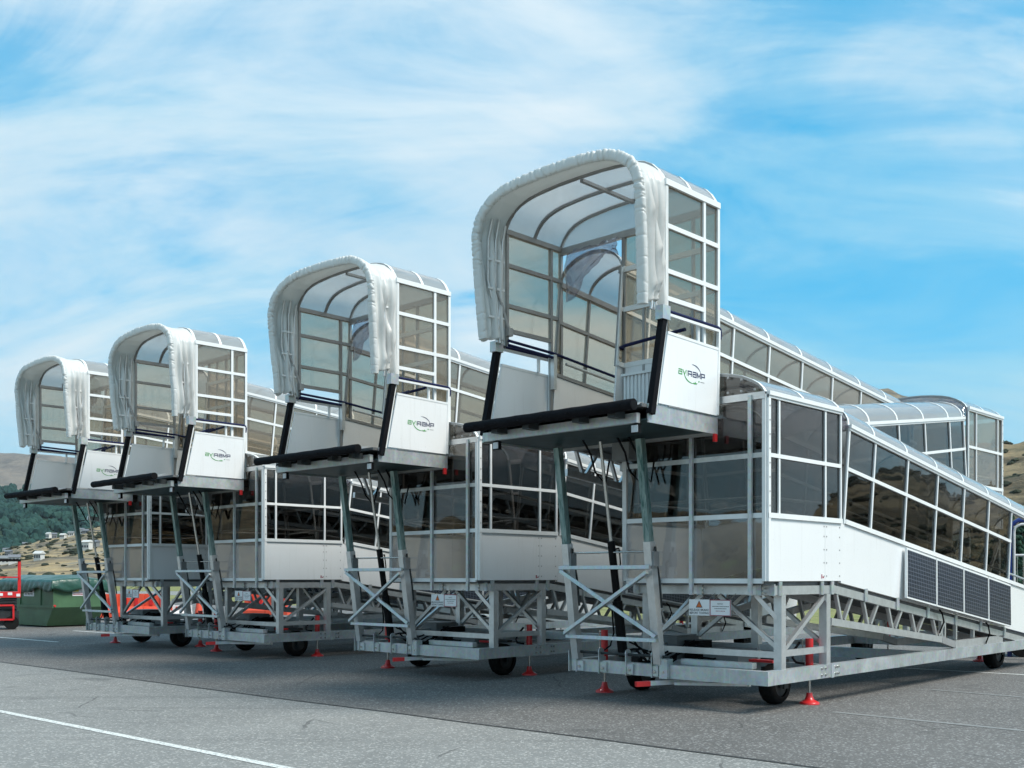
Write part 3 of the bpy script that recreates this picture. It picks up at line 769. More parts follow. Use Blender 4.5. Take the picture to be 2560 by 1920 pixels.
    for x in (-.055, -.95):
        mb = MB(); mb.bar((x, 5.0, zt(5.0)), (x, 9.6, zt(9.6)), .06, .10); P('top_chord', mb, A, C)
        mb = MB(); mb.bar((x, 5.02, zb(5.02)), (x, 5.5, .54), .055, .10); P('splice', mb, 'dull_aluminium', C)
        mb = MB(); mb.box(x - .03, x + .03, 5.5, 7.5, .4895, .60); P('bottom_chord', mb, A, C)
        for y in (5.0, 5.12, 5.55, 6.25): mb = MB(); mb.bar((x, y, zb(min(y, 5.4)) + .02), (x, y, zt(y) - .05), .045, .05, (1, 0, 0)); P('truss_upright', mb, A, C)
    mb = MB()
    for y in (2.48, 3.44, 4.46, 5.49, 6.5, 7.55): mb.box(-.0225, -.008, y - .04, y + .04, zt(y) - .055, zt(y) + .115)
    P('fixing_bracket', mb, G, C)
    ztb = lambda y: 1.40 + .131 * (y - 1.78); zbb = lambda y: 1.0 + .131 * (y - 1.78)
    for x in (-1.07, -1.98): truss(B, x, ztb, zbb, 1.62, 8.7, [(2.1 + .745 * i, .16) for i in range(9)])
    zta = lambda y: 3.31 - .097 * y; zba = lambda y: 2.94 - .097 * y
    for x in (-2.10, -3.03): truss(Ap, x, zta, zba, .05, 8.6, [(.42 + .745 * i, .16) for i in range(11)])
    # rear support
    rs = empty('rear_support', root)
    for x in (-3.02 + .13, -2.1, -1.13):
        for y in (8.75, 10.25): mb = MB(); mb.box(x, x + .1, y, y + .1, .48, 2.30); P('post', mb, A, rs)
    for y in (8.75, 10.25):
        mb = MB(); mb.box(-3.05, -1.04, y, y + .1, 2.301, 2.41); P('platform_beam', mb, A, rs)
        for s in (0, 1):
            mb = MB(); mb.bar((-2.8 + s * .8, y + .05, .6), (-2.05 + s * .8, y + .05, 2.2), .05, .05); P('diagonal_brace', mb, A, rs)
    for x in (-2.94, -1.08): mb = MB(); mb.bar((x + .05, 8.85, .7), (x + .05, 10.25, 2.2), .05, .05); P('diagonal_brace', mb, A, rs)
    # ---- lift legs
    def legp(z): return -.05 + .143 * (.45 - z) + .05
    for xl in (-2.83, -1.53):
        leg = empty('lift_leg', root); xc = xl + .05
        mb = MB(); mb.bar((xc, legp(.5), .5), (xc, legp(1.98), 1.98), .105, .105); P('outer_leg', mb, A, leg)
        mb = MB(); mb.bar((xc, legp(1.9), 1.9), (xc, legp(3.2), 3.2), .085, .085); P('inner_leg', mb, 'greased_galvanised', leg)
        mb = MB(); mb.box(xc + .055, xc + .085, legp(1.75) - .05, legp(1.75) + .06, 1.68, 1.86); P('guide_block', mb, 'plastic_grey', leg)
        mb = MB(); mb.tube([(xc + .07, legp(1.9) + .02, 1.92), (xc + .07, legp(1.8) + .02, 1.80), (xc + .03, legp(1.7) + .08, 1.72), (xc + .05, legp(1.5) + .08, 1.50), (xc + .05, legp(1.2) + .08, 1.18)], .014, 6); P('hydraulic_line', mb, 'dark_metal', leg)
    cf = empty('cross_frame', root)
    fy = lambda z: legp(z) - .085
    for a, b in (((-2.87, fy(1.67), 1.67), (-1.436, fy(1.67), 1.67)), ((-2.86, fy(.785), .785), (-1.43, fy(.785), .785)), ((-2.86, fy(1.63), 1.63), (-1.44, fy(.83) - .002, .83)), ((-1.45, fy(1.61) - .047, 1.61), (-2.85, fy(.83) - .047, .83))):
        mb = MB(); mb.bar(a, b, .042, .045, (0, .14, 1)); P('cross_bar', mb, G, cf)
    mb = MB(); mb.tube([(-2.78, legp(1.86) + .03, 1.86), (-1.48, legp(1.86) + .03, 1.86)], .012, 8); P('tie_rod', mb, 'steel_rod', cf)
    cy = empty('lift_cylinder', root)
    pc = lambda z: (-2.09, .07 - .172 * (z - .55), z)
    mb = MB(); mb.tube([pc(.56), pc(1.25)], .062, 16); mb.tube([pc(1.25), pc(2.0)], .048, 16); P('cylinder_barrel', mb, 'black_paint', cy)
    mb = MB(); mb.tube([pc(1.98), pc(3.22)], .021, 12); P('piston_rod', mb, 'steel_rod', cy)
    q = pc(1.9); mb = MB(); mb.tube([(q[0] + .05, q[1], 1.90), (q[0] + .11, q[1], 1.91), (q[0] + .12, q[1], 1.86), (q[0] + .12, q[1] + .02, 1.72), (q[0] + .10, q[1] + .03, 1.67), (q[0] + .04, q[1] + .03, 1.63)], .010, 6); P('hydraulic_line', mb, 'black_paint', cy)
    q = pc(1.2); mb = MB(); mb.tube([(q[0] - .06, q[1], 1.25), (q[0] - .09, q[1], 1.1), (q[0] - .08, q[1] + .02, .85), (q[0] - .2, q[1] + .1, .68), (q[0] - .34, q[1] + .12, .60)], .011, 6); P('hydraulic_line', mb, 'black_paint', cy)
    # ---- platform at the top
    pf = empty('boarding_platform', root)
    mb = MB(); mb.box(-3.11, -.64, -1.49, -.05, 3.36, 3.398); P('deck_plate', mb, 'deck', pf)
    mb = MB(); mb.box(-3.108, -.642, -1.43, -.125, 3.225, 3.239); P('underside_plate', mb, 'underside_steel', pf)
    for x in (-.638, -3.132): mb = MB(); mb.box(x, x + .02, -1.40, -.06, 3.20, 3.402); P('side_plate', mb, G, pf)
    mb = MB(); mb.box(-3.02, -.70, -1.50, -1.44, 3.195, 3.30); P('front_fascia', mb, G, pf)
    mb = MB(); mb.box(-3.13, -.62, -.12, -.06, 3.19, 3.27); P('rear_fascia', mb, 'dull_aluminium', pf)
    for y in (-1.1, -.75, -.42): mb = MB(); mb.box(-3.1, -.65, y, y + .05, 3.24, 3.344); P('joist', mb, 'underside_steel', pf)
    mb = MB(); mb.hexa([(-3.02, -1.70, 3.33), (-.66, -1.70, 3.33), (-.66, -1.44, 3.40), (-3.02, -1.44, 3.40), (-3.02, -1.70, 3.345), (-.66, -1.70, 3.345), (-.66, -1.44, 3.415), (-3.02, -1.44, 3.415)]); P('flap', mb, A, pf)
    for x in (-2.7, -2.2, -1.45, -.95): mb = MB(); mb.box(x, x + .10, -1.68, -1.505, 3.25, 3.325); P('flap_stop', mb, 'dark_metal', pf)
    bp = MB(); pts = [(-3.07 + 2.51 * i / 24, -1.73, 3.345 + .002 * math.sin(i * 1.7)) for i in range(25)]; bp.tube(pts, .060, 18)
    bm = P('bumper', bp, 'rubber', pf)
    mb = MB(); mb.tube([(-.5595, -1.73, 3.343), (-.558, -1.73, 3.343)], .045, 16); P('bumper_bore', mb, 'black_paint', pf)
    mb = MB()
    for i in range(7): mb.box(-2.9 + .36 * i, -2.875 + .36 * i, -1.797, -1.785, 3.335, 3.355)
    P('bolt_heads', mb, 'black_paint', pf, 'stuff')
    for x in (-.745, -2.83):
        lp = empty('work_lamp', root)
        mb = MB(); mb.box(x - .055, x + .055, -1.47, -1.43, 3.085, 3.185); mb.box(x - .02, x + .02, -1.45, -1.43, 3.185, 3.20); P('housing', mb, 'black_paint', lp)
        mb = MB(); mb.box(x - .042, x + .042, -1.478, -1.471, 3.097, 3.173); P('lens', mb, 'lamp_lens', lp)
    mb = MB(); mb.box(-.628, -.600, -.15, -.095, 3.11, 3.20); P('red_marker', mb, 'red_paint', pf)
    for k, (x, y) in enumerate(((-2.2, -.6), (-1.75, -.5), (-1.62, -.45))):
        mb = MB(); mb.tube([(x, y, 3.24), (x + .05, y + .1, 3.05), (x + .02, y + .22, 2.85), (x + .12, y + .3, 2.70), (x + .1, y + .4, 3.0)], .013, 6); P('hose', mb, 'rubber', pf)
    mb = MB(); mb.box(-1.98, -1.72, -.30, -.12, 2.98, 3.19); P('junction_box', mb, 'plastic_grey', pf)
    # side shields: right carries the logo on its outer face
    for sg, x in ((1, -.61), (-1, -3.13)):
        sh = empty('side_shield', root)
        yz = [(-1.245, 3.42), (-.10, 3.41), (-.075, 4.165), (-1.075, 4.19)]
        mb = MB(); mb.hexa([(x - .01, *yz[0]), (x - .01, *yz[1]), (x - .01, *yz[2]), (x - .01, *yz[3])] + [(x + .01, *yz[0]), (x + .01, *yz[1]), (x + .01, *yz[2]), (x + .01, *yz[3])]); P('shield_panel', mb, 'white_panel', sh)
        mb = MB(); mb.bar((x, -1.30, 3.40), (x, -1.095, 4.42), .035, .05, (0, -1, 0)); mb.bar((x, -1.075, 4.205), (x, -.075, 4.18), .03, .03); mb.bar((x, -.09, 3.42), (x, -.055, 4.40), .035, .035); mb.bar((x, -1.08, 4.405), (x, -.05, 4.395), .03, .03); P('shield_frame', mb, 'white_frame', sh)
        mb = MB(); mb.bar((x, -1.375, 3.29), (x, -1.135, 4.43), .075, .075, (0, -1, .2)); P('door_seal', mb, 'rubber', sh)
        mb = MB(); mb.tube([(x, -1.12, 4.44), (x, -.07, 4.428), (x, -.03, 4.415), (x, -.02, 4.38), (x, -.03, 4.30)], .021, 10); P('handrail_grip', mb, 'navy_foam', sh)
        mb = MB(); mb.box(x - .05, x + .05, -1.22, -1.08, 4.33 if sg > 0 else 4.35, 4.48); P('hood_bracket', mb, G, sh)
        mb = MB(); mb.tube([(x - sg * .35, -.98, 4.16), (x - sg * .34, -.45, 4.40)] if 0 else [(x - sg * .04, -.42, 4.20), (x - sg * .04, -.42, 4.40)], .022, 8); P('upright', mb, 'white_frame', sh)
        mb = MB(); mb.box(x - .012, x + .006, -1.05, -.25, 3.405, 3.43); P('hinge_strip', mb, 'dull_aluminium', sh)
        if sg > 0:
            X = x + .0115
            def flat(name, vf, m, y0, z0, slope=0.0, dx=0.0):
                mb = MB(); v, f = vf; mb.poly([(X + dx, y0 + a, z0 + b + slope * a) for a, b in v], f); return P(name, mb, m, sh)
            zl = 3.785
            STROKES = {'a': [((.05, 1), (1, 1)), ((1, 1), (1, 0)), ((0, 0), (1, 0)), ((0, .55), (0, 0)), ((0, .55), (1, .55))],
                       'v': [((0, 1), (.5, 0)), ((.5, 0), (1, 1))], 'i': [((.5, 1), (.5, 0))],
                       'R': [((0, 0), (0, 1)), ((0, 1), (1, 1)), ((1, 1), (1, .42)), ((0, .42), (1, .42)), ((.9, .42), (.9, 0))],
                       'M': [((0, 0), (0, 1)), ((0, 1), (.5, .12)), ((.5, .12), (1, 1)), ((1, 1), (1, 0))],
                       'P': [((0, 0), (0, 1)), ((0, 1), (1, 1)), ((1, 1), (1, .38)), ((0, .38), (1, .38))]}
            for chx, x0_, w_, m_ in (('a', 0, .074, 'ink_green'), ('v', .083, .070, 'ink_green'), ('i', .160, .012, 'ink_green'), ('R', .185, .078, 'ink_navy'),
                                     ('a', .276, .077, 'ink_navy'), ('M', .364, .072, 'ink_navy'), ('P', .446, .074, 'ink_navy')):
                v = []; f = []; wv, wh, HH = (.012, .013, .064) if chx != 'i' else (.008, .013, .064)
                for (ax, ay), (bx, by) in STROKES[chx]:
                    a_ = Vector((wv / 2 + ax * (w_ - wv), wh / 2 + ay * (HH - wh))); b_ = Vector((wv / 2 + bx * (w_ - wv), wh / 2 + by * (HH - wh)))
                    d_ = (b_ - a_).normalized(); n_ = Vector((-d_.y, d_.x)) * (wh if abs(d_.x) > .9 else wv) / 2; a_ -= d_ * .006; b_ += d_ * .006
                    v += [tuple(a_ - n_), tuple(b_ - n_), tuple(b_ + n_), tuple(a_ + n_)]; k_ = len(v)
                    f.append((k_ - 4, k_ - 3, k_ - 2, k_ - 1))
                mb = MB()
                for q_, fa in enumerate(f): mb.poly([(X + .00015 * q_, -.876 + x0_ + v[t_][0], zl + v[t_][1]) for t_ in fa], [(0, 1, 2, 3)])
                P('logo_lettering', mb, m_, sh)
            def arc(a0, a1, wmax, n=22):
                v = []; f = []
                for i in range(n + 1):
                    t = i / n; a = R(a0 + (a1 - a0) * t); w = wmax * math.sin(math.pi * min(1, .08 + t * .9))
                    for k in (-1, 1): v.append(((.165 + k * w / 2) * math.cos(a), (.105 + k * w / 2) * math.sin(a)))
                for i in range(n): f.append((2 * i, 2 * i + 1, 2 * i + 3, 2 * i + 2))
                return v, f
            flat('logo_swoosh', arc(175, 285, .014), 'ink_green', -.60, zl + .035, 0, .0006)
            flat('logo_swoosh', arc(95, 8, .012), 'ink_navy', -.60, zl + .035, 0, .0006)
            flat('logo_aeroplane', ([(0, 0), (.05, .004), (.075, .016), (.04, .016), (.022, .032), (.015, .014), (-.02, .016)], [tuple(range(7))]), 'ink_green', -.575, zl - .075, 0, .0012)
            flat('logo_dot', ([(.011 * math.cos(k), .011 * math.sin(k)) for k in np.linspace(0, 6.28, 13)[:-1]], [tuple(range(12))]), 'ink_green', -.475, zl - .035, 0)
            flat('logo_strapline', ([(a + i * .016, b) for i in range(5) for a, b in ((0, 0), (.013, 0), (.013, .008), (0, .008))], [tuple(range(4 * i, 4 * i + 4)) for i in range(5)]), 'plastic_grey', -.445, zl - .04, 0)
    # ---- upper cabin
    cb = empty('upper_cabin', root)
    xl, xr = -3.085, -.67
    for x, sg, rows_z, ym in ((xr, 1, (4.60, 4.90, 5.395), -.285), (xl, -1, (4.64, 4.95, 5.455), -.19)):
        M = lambda s, o, n, x=x, sg=sg: (x + sg * o, s, n)
        for s, zlo in ((-1.02, 4.45), (ym, 3.42), (.01, 3.42)):
            mb = MB(); two_tone(mb, M, s - .022, s + .022, zlo, 5.84, .024); P('mullion', mb, ('white_frame', 'inner_frame'), cb)
        for z in rows_z:
            mb = MB(); two_tone(mb, M, -1.02, .01 if z != rows_z[0] else ym, z - .025, z + .025, .026); P('rail', mb, ('white_frame', 'inner_frame'), cb)
        lv = list(rows_z) + [5.86]
        for a, b in zip(lv, lv[1:]):
            mb = MB(); qbox(mb, M, -1.008, ym - .01, a + .01, b - .01, -.003, .003); P('window_pane', mb, GL, cb)
        for a, b in zip([3.44] + list(rows_z)[1:], list(rows_z)[1:] + [5.86]):
            mb = MB(); qbox(mb, M, ym + .01, 0.0, a + .01, b - .01, -.003, .003); P('window_pane', mb, GL, cb)
        mb = MB(); two_tone(mb, M, -1.05, .03, 5.835, 5.90, .035); P('eave_beam', mb, ('white_frame', 'inner_frame'), cb)
    Mb = lambda s, o, n: (s, .01 + o, n)
    for s, w in ((-2.03, .05), (-1.72, .03), (-1.38, .04), (-1.0, .03)):
        mb = MB(); qbox(mb, Mb, s - w / 2, s + w / 2, 3.42, 5.80, -.02, .02); P('mullion', mb, 'inner_frame', cb)
    for z in (4.20, 4.90, 5.40): mb = MB(); qbox(mb, Mb, -2.03, xr + .02, z - .03, z + .03, -.022, .022); P('rail', mb, 'white_frame', cb)
    mb = MB(); qbox(mb, Mb, xl, xr, 5.80, 5.885, -.03, .03); P('eave_beam', mb, 'dull_aluminium', cb)
    for a, b in ((4.20, 4.90), (4.90, 5.40), (5.40, 5.82)):
        for u, v in ((-2.03, -1.38), (-1.38, xr)):
            mb = MB(); qbox(mb, Mb, u + .01, v - .01, a + .01, b - .01, -.003, .003); P('window_pane', mb, GL, cb)
    mb = MB(); qbox(mb, Mb, -2.02, xr + .02, 3.42, 4.17, -.012, .012); P('side_panel', mb, 'white_panel', cb)
    mb = MB(); n = 15
    for i in range(n):
        x0 = -1.80 + i * .056; mb.box(x0, x0 + .03, -.30, -.24, 3.42, 3.99); mb.box(x0 + .03, x0 + .056, -.28, -.24, 3.42, 3.99)
    mb.box(-1.83, -.93, -.32, -.23, 3.991, 4.02); P('roller_shutter', mb, 'white_frame', cb)
    mb = MB(); mb.tube([(-2.04, .0, 4.41), (-2.02, -.08, 4.41), (-1.9, -.12, 4.415), (-1.45, -.14, 4.44), (-1.0, -.16, 4.46)], .022, 10); P('handrail', mb, 'navy_foam', cb)
    mb = MB(); mb.tube([(-.68, -1.0, 4.20), (-1.1, -.42, 4.38)], .02, 8); P('handrail', mb, 'navy_foam', cb)
    for z, e in ((4.50, 1.2), (4.445, -.22)):
        mb = MB(); mb.tube([(-3.03, -1.04, z), (-3.03, -.2, z - .03), (-3.03, e, z - .02 - (.097 * max(e, 0)) - .03)], .019, 8); P('handrail', mb, 'navy_foam', cb)
    mb = MB(); mb.box(-3.06, -3.0, -.22, -.16, 4.0, 4.45); P('upright', mb, 'aluminium', cb)
    c = (xl + xr) / 2
    prof = [(c + (x - c) * (xr - xl) / 2.43, n + 5.895) for x, n in shaped_profile(c, CAB_HALF, 5.885)]
    F = lambda x, s, n: (x, s, n)
    for u, v in ((-1.04, -.51), (-.51, .01)):
        k = len(prof) // 2
        for pr in (prof[:k + 1], prof[k:]):
            mb = MB(); sheet_along(mb, pr, F, u + .01, v - .01); P('roof_panel', mb, 'opal_roof', cb)
    for s in (-1.04, -.51, .01): mb = MB(); rib_along(mb, prof, F, s, .05); P('roof_rib', mb, ('white_frame', 'inner_frame'), cb)
    mb = MB(); qbox(mb, lambda s, o, n: (c + o, s, n), -1.0, .0, 6.19, 6.225, -.025, .025); P('ridge_bar', mb, 'dull_aluminium', cb)
    mb = MB(); gable(mb, prof, F, .0); P('gable_pane', mb, 'opal_roof', cb)
    # clear vinyl curtain bundled where the upper flight meets the cabin
    G2 = []
    for j in range(12):
        k = j / 11; row = []
        for i in range(22):
            x = -2.95 + .88 * i / 21; q = Vector((x * 6, k * 3, 2.2)); d = mnoise.noise(q) * .09
            row.append((x, -.06 + d, 5.80 - k * (.42 + .25 * math.sin(x * 4 + 1)) + .05 * mnoise.noise(q * 2)))
        G2.append(row)
    mb = MB(); mb.grid(G2); solid(P('vinyl_curtain', mb, 'clear_vinyl', cb), .004)
    # ---- fabric hood
    hd = empty('fabric_hood', root)
    fr = [(1.255, 4.46), (1.275, 4.85), (1.285, 5.25), (1.29, 5.60), (1.277, 5.76), (1.235, 5.89), (1.14, 6.02), (.98, 6.125), (.80, 6.19), (.55, 6.225), (.28, 6.237), (0, 6.24)]
    bk = [(1.235, 4.41), (1.235, 4.80), (1.235, 5.25), (1.235, 5.70), (1.23, 5.87), (1.18, 5.97), (1.10, 6.05), (.97, 6.135), (.8, 6.195), (.55, 6.23), (.28, 6.246), (0, 6.25)]
    def full(h): return [(c + a, z) for a, z in h] + [(c - a, z) for a, z in reversed(h[:-1])]
    def resample(p, n):
        d = [0]
        for a, b in zip(p, p[1:]): d.append(d[-1] + math.dist(a, b))
        return [(float(np.interp(t, d, [q[0] for q in p])), float(np.interp(t, d, [q[1] for q in p]))) for t in np.linspace(0, d[-1], n)]
    N = 160; f2 = resample(full(fr), N); b2 = resample(full(bk), N)
    nx = []
    for i in range(N):
        a, b = f2[max(0, i - 1)], f2[min(N - 1, i + 1)]; t = Vector((b[0] - a[0], b[1] - a[1])).normalized(); nx.append(Vector((t.y, -t.x)))
    yfr = lambda z: -1.52 + .10 * min(1, max(0, (5.7 - z) / 1.25))
    NV = 26; Gd = []
    for j in range(NV):
        k = j / (NV - 1); row = []
        for i in range(N):
            (xa, za), (xb, zb_) = f2[i], b2[i]; x = xa + (xb - xa) * k; z = za + (zb_ - za) * k
            y = yfr(za) + (-1.02 - yfr(za)) * k
            side = min(1, max(0, (6.0 - z) / .5)); e = math.sin(math.pi * k)
            tq = i / N
            fold = math.sin(k * 11 + 1.4 * mnoise.noise(Vector((tq * 7, k * 1.5, 1)))); d = e * side * (.095 * (1 - 2 * abs(fold) ** .7) + .03 * mnoise.noise(Vector((x * 2, z * 1.6, k * 4)))) - e * side * .03
            d += e * (1 - side) * (-.03 + .008 * mnoise.noise(Vector((tq * 24, k * 2, 7))))
            zz = z
            if i < 6 or i > N - 7: zz = z + .05 * mnoise.noise(Vector((k * 6, i * .02, 3))) + (.10 * e if i < N / 2 else .05 * e) * (1 - min(i, N - 1 - i) / 6)
            row.append((x - nx[i].x * d * -1, y, zz + nx[i].y * d))
        Gd.append(row)
    mb = MB(); mb.grid(Gd); solid(P('hood_cover', mb, 'white_canopy', hd), .006)
    # gathered front lip: a fabric sleeve round the bow, creased across
    n = 14; V = []; Fc = []; N2 = 900; f3 = resample(full(fr), N2); rl = random.Random(11); cre = []; pos = 0.0; LL = 6.2
    while pos < LL:
        up = 1 if 1.0 < pos < LL - 1.0 else .25
        cre.append((pos, rl.uniform(.16, .34) * (.45 + .55 * up), rl.uniform(.009, .018), rl.uniform(-.05, .05), rl.uniform(0, 6.28))); pos += rl.uniform(.030, .062) / (up ** .7)
    for i in range(N2):
        a, b = f3[max(0, i - 1)], f3[min(N2 - 1, i + 1)]; t = Vector((b[0] - a[0], b[1] - a[1])).normalized(); nn = Vector((t.y, -t.x))
        (x, z) = f3[i]; y = yfr(z) - .01; sp = LL * i / (N2 - 1)
        near = [q for q in cre if abs(q[0] - sp) < .13]
        for k in range(n):
            an = 2 * math.pi * k / n; rr = 1.0 + .03 * mnoise.noise(Vector((sp * 6, an, 2)))
            for p0, dp, wd, sl, ph in near:
                dd = (sp - p0 - sl * math.sin(an - ph)) / wd
                if abs(dd) < 3: rr -= dp * math.exp(-dd * dd) * (.55 + .45 * math.cos(an - ph))
            cc, ss = math.cos(an), math.sin(an); cc = math.copysign(abs(cc) ** .62, cc); ss = math.copysign(abs(ss) ** .62, ss)
            q = nn * (-.052 + .064 * rr * cc); V.append((x + q.x, y + .040 * rr * ss, z + q.y))
    for i in range(N2 - 1):
        for k in range(n): Fc.append((i * n + k, i * n + (k + 1) % n, (i + 1) * n + (k + 1) % n, (i + 1) * n + k))
    mb = MB(); mb.poly(V, Fc, True); mb.poly(V[:n], [tuple(range(n - 1, -1, -1))]); mb.poly(V[-n:], [tuple(range(n))]); P('hood_lip', mb, 'white_canopy', hd)
    for sx in (1, -1):
        for k, (yy, zt2) in enumerate(((-1.36, 5.93), (-1.24, 5.95), (-1.13, 5.9))):
            mb = MB(); mb.tube([(c + sx * 1.17, -1.13 - .05 * k, 4.45), (c + sx * (1.20 - .01 * k), yy, 5.2), (c + sx * (1.19 - .01 * k), yy, 5.7), (c + sx * 1.12, yy, zt2)], .018, 8); P('bow_tube', mb, A, hd)
        mb = MB(); mb.tube([(c + sx * 1.16, -1.28, 5.15), (c + sx * 1.16, -1.17, 4.95)], .012, 8); mb.tube([(c + sx * 1.16, -1.17, 4.95), (c + sx * 1.16, -1.02, 4.62)], .022, 8); P('gas_strut', mb, 'dull_aluminium', hd)
        mb = MB(); mb.box(c + sx * 1.16 - .03, c + sx * 1.16 + .03, -1.06, -.98, 4.56, 4.66); P('strut_bracket', mb, 'dull_aluminium', hd)
        for z in (4.75, 5.1, 5.45): mb = MB(); mb.bar((c + sx * 1.17, -1.38, z), (c + sx * 1.17, -1.1, z + .01), .02, .025); P('bow_clip', mb, 'white_frame', hd)
    # ---- solar panels on the lower flight
    a = math.atan(.1308); ca, sa = math.cos(a), math.sin(a)
    for i in range(4):
        so = empty('solar_panel', root); s0 = 1.735 + i * 1.028; s1 = s0 + 1.012
        def Ms(s, o, n): return (-.024 + .06 + o + (.10 * (.70 - n) if 1 else 0) * .55, 1.78 + s * ca + n * sa, 1.48 - s * sa + n * ca)
        mb = MB(); qbox(mb, Ms, s0, s1, .015, .705, -.02, .012)
        P('panel_frame', mb, 'white_frame', so)
        mb = MB(); qbox(mb, Ms, s0 + .022, s1 - .022, .04, .68, .0125, .0165); P('cell_sheet', mb, 'solar_cells', so)
    for s in (3.0, 4.85):
        mb = MB(); b = FC(.03, s, -.01); mb.tube([b, (b[0] + .005, b[1] + .08, b[2] - .05), (b[0], b[1] + .16, b[2] - .18), (b[0] - .04, b[1] + .10, b[2] - .34)], .012, 6); P('solar_cable', mb, 'rubber', root)
    # ---- signs
    for x0, x1, m, words in ((-1.063, -.776, 'sign_white', 1), (-.772, -.490, 'sign_white', 2)):
        sg = empty('warning_sign' if words == 1 else 'notice_sign', root)
        mb = MB(); mb.box(x0, x1, .012, .022, 1.10, 1.288); P('sign_board', mb, m, sg)
        def fl(name, vf, mm, xo, zo, dy=.0015):
            mb = MB(); v, f = vf; mb.poly([(xo + p, .012 - dy, zo + q) for p, q in v], f); P(name, mb, mm, sg)
        if words == 1:
            fl('sign_lettering', text_mesh('RELEASE BRAKE', .265, .026, .012), 'ink_dark', x0 + .011, 1.152)
            fl('sign_lettering', text_mesh('BEFORE TOWING', .265, .026, .012), 'ink_dark', x0 + .011, 1.116)
            fl('warning_triangle', ([(0, 0), (.094, 0), (.047, .085)], [(0, 1, 2)]), 'ink_dark', x0 + .096, 1.192)
            fl('warning_triangle', ([(.014, .009), (.08, .009), (.047, .068)], [(0, 1, 2)]), 'ink_orange', x0 + .096, 1.192, .0025)
            fl('exclamation_mark', text_mesh('!', .008, .040, .01), 'ink_dark', x0 + .139, 1.206, .0035)
        else:
            for b in ((x0, x1, 1.100, 1.108), (x0, x1, 1.280, 1.288), (x0, x0 + .008, 1.108, 1.280), (x1 - .008, x1, 1.108, 1.280)):
                mb = MB(); mb.box(b[0], b[1], .008, .0118, b[2], b[3]); P('sign_border', mb, 'ink_maroon', sg)
            fl('sign_lettering', text_mesh('NOTICE', .07, .014, .012), 'ink_dark', x0 + .105, 1.233)
            rr = random.Random(3)
            for zz, w, mm in ((1.206, .22, 'ink_dark'), (1.181, .155, 'ink_dark'), (1.153, .12, 'ink_maroon')):
                v = []; f = []; xx = 0
                while xx < w:
                    ww = rr.uniform(.008, .02); v += [(xx, 0), (xx + ww, 0), (xx + ww, .007), (xx, .007)]; f.append(tuple(range(len(v) - 4, len(v)))); xx += ww + .004
                fl('sign_lettering', (v, f), mm, (x0 + x1) / 2 - w / 2, zz)
        for x in (x0 + .04, x1 - .04): mb = MB(); mb.tube([(x, .03, 1.28), (x, .19, 1.36)], .004, 6); P('sign_hanger', mb, 'steel_rod', sg)
    mb = MB(); mb.box(-.0119, -.0105, 1.25, 1.34, 1.53, 1.60); P('inspection_label', mb, 'sign_white', root)
    mb = MB(); mb.box(-.0104, -.0099, 1.265, 1.29, 1.535, 1.585); mb.box(-.0104, -.0099, 1.30, 1.33, 1.54, 1.56); P('label_print', mb, 'ink_maroon', root)
    return root

ramp = build_ramp()
POS = [(2.86586, 11.7649, 43.732), (-.48675, 15.5729, 43.282), (-4.61024, 19.5638, 44.668), (-7.73972, 22.434, 43.320)]
LABELS = ['white glazed switchback boarding ramp, the nearest and largest, solar panels in full view',
          'white glazed boarding ramp second from the right, just behind the nearest one',
          'white glazed boarding ramp second from the left, its hood against pale sky',
          'white glazed boarding ramp farthest away, beside the green skip bin']
for i, (x, y, a) in enumerate(POS):
    o = ramp if i == 0 else copy_tree(ramp)
    o.location = (x, y, 0); o.rotation_euler = (0, 0, -R(a))
    sh = (0, -.09, -.15, -.03)[i]                       # the sprung bumper stands out by a different amount on each
    for q in o.children:
        if q.name.startswith('boarding_platform'):
            for w_ in q.children:
                if w_.name.startswith(('bumper', 'flap', 'bolt_heads')) and not w_.name.startswith('flap_stop'): w_.location.y = sh
    for q in o.children:                                # and each hood hangs in its own folds
        if i and q.name.startswith('fabric_hood'):
            for w_ in q.children:
                if w_.name.startswith(('hood_cover', 'hood_lip')):
                    me = w_.data.copy(); w_.data = me; k = .05 if w_.name.startswith('hood_cover') else .022
                    for vt in me.vertices:
                        p = vt.co; e = min(1, max(0, (-p.y - 1.05) / .15)); nv = mnoise.noise_vector(Vector((p.x * 2.4, p.y * 5 + 7 * i, p.z * 2.4 + 3 * i)))
                        vt.co = p + Vector((nv.x, nv.y * .5, nv.z * .6)) * k * e
    tag(o, LABELS[i], 'boarding ramp', 'boarding ramps parked in a staggered row')

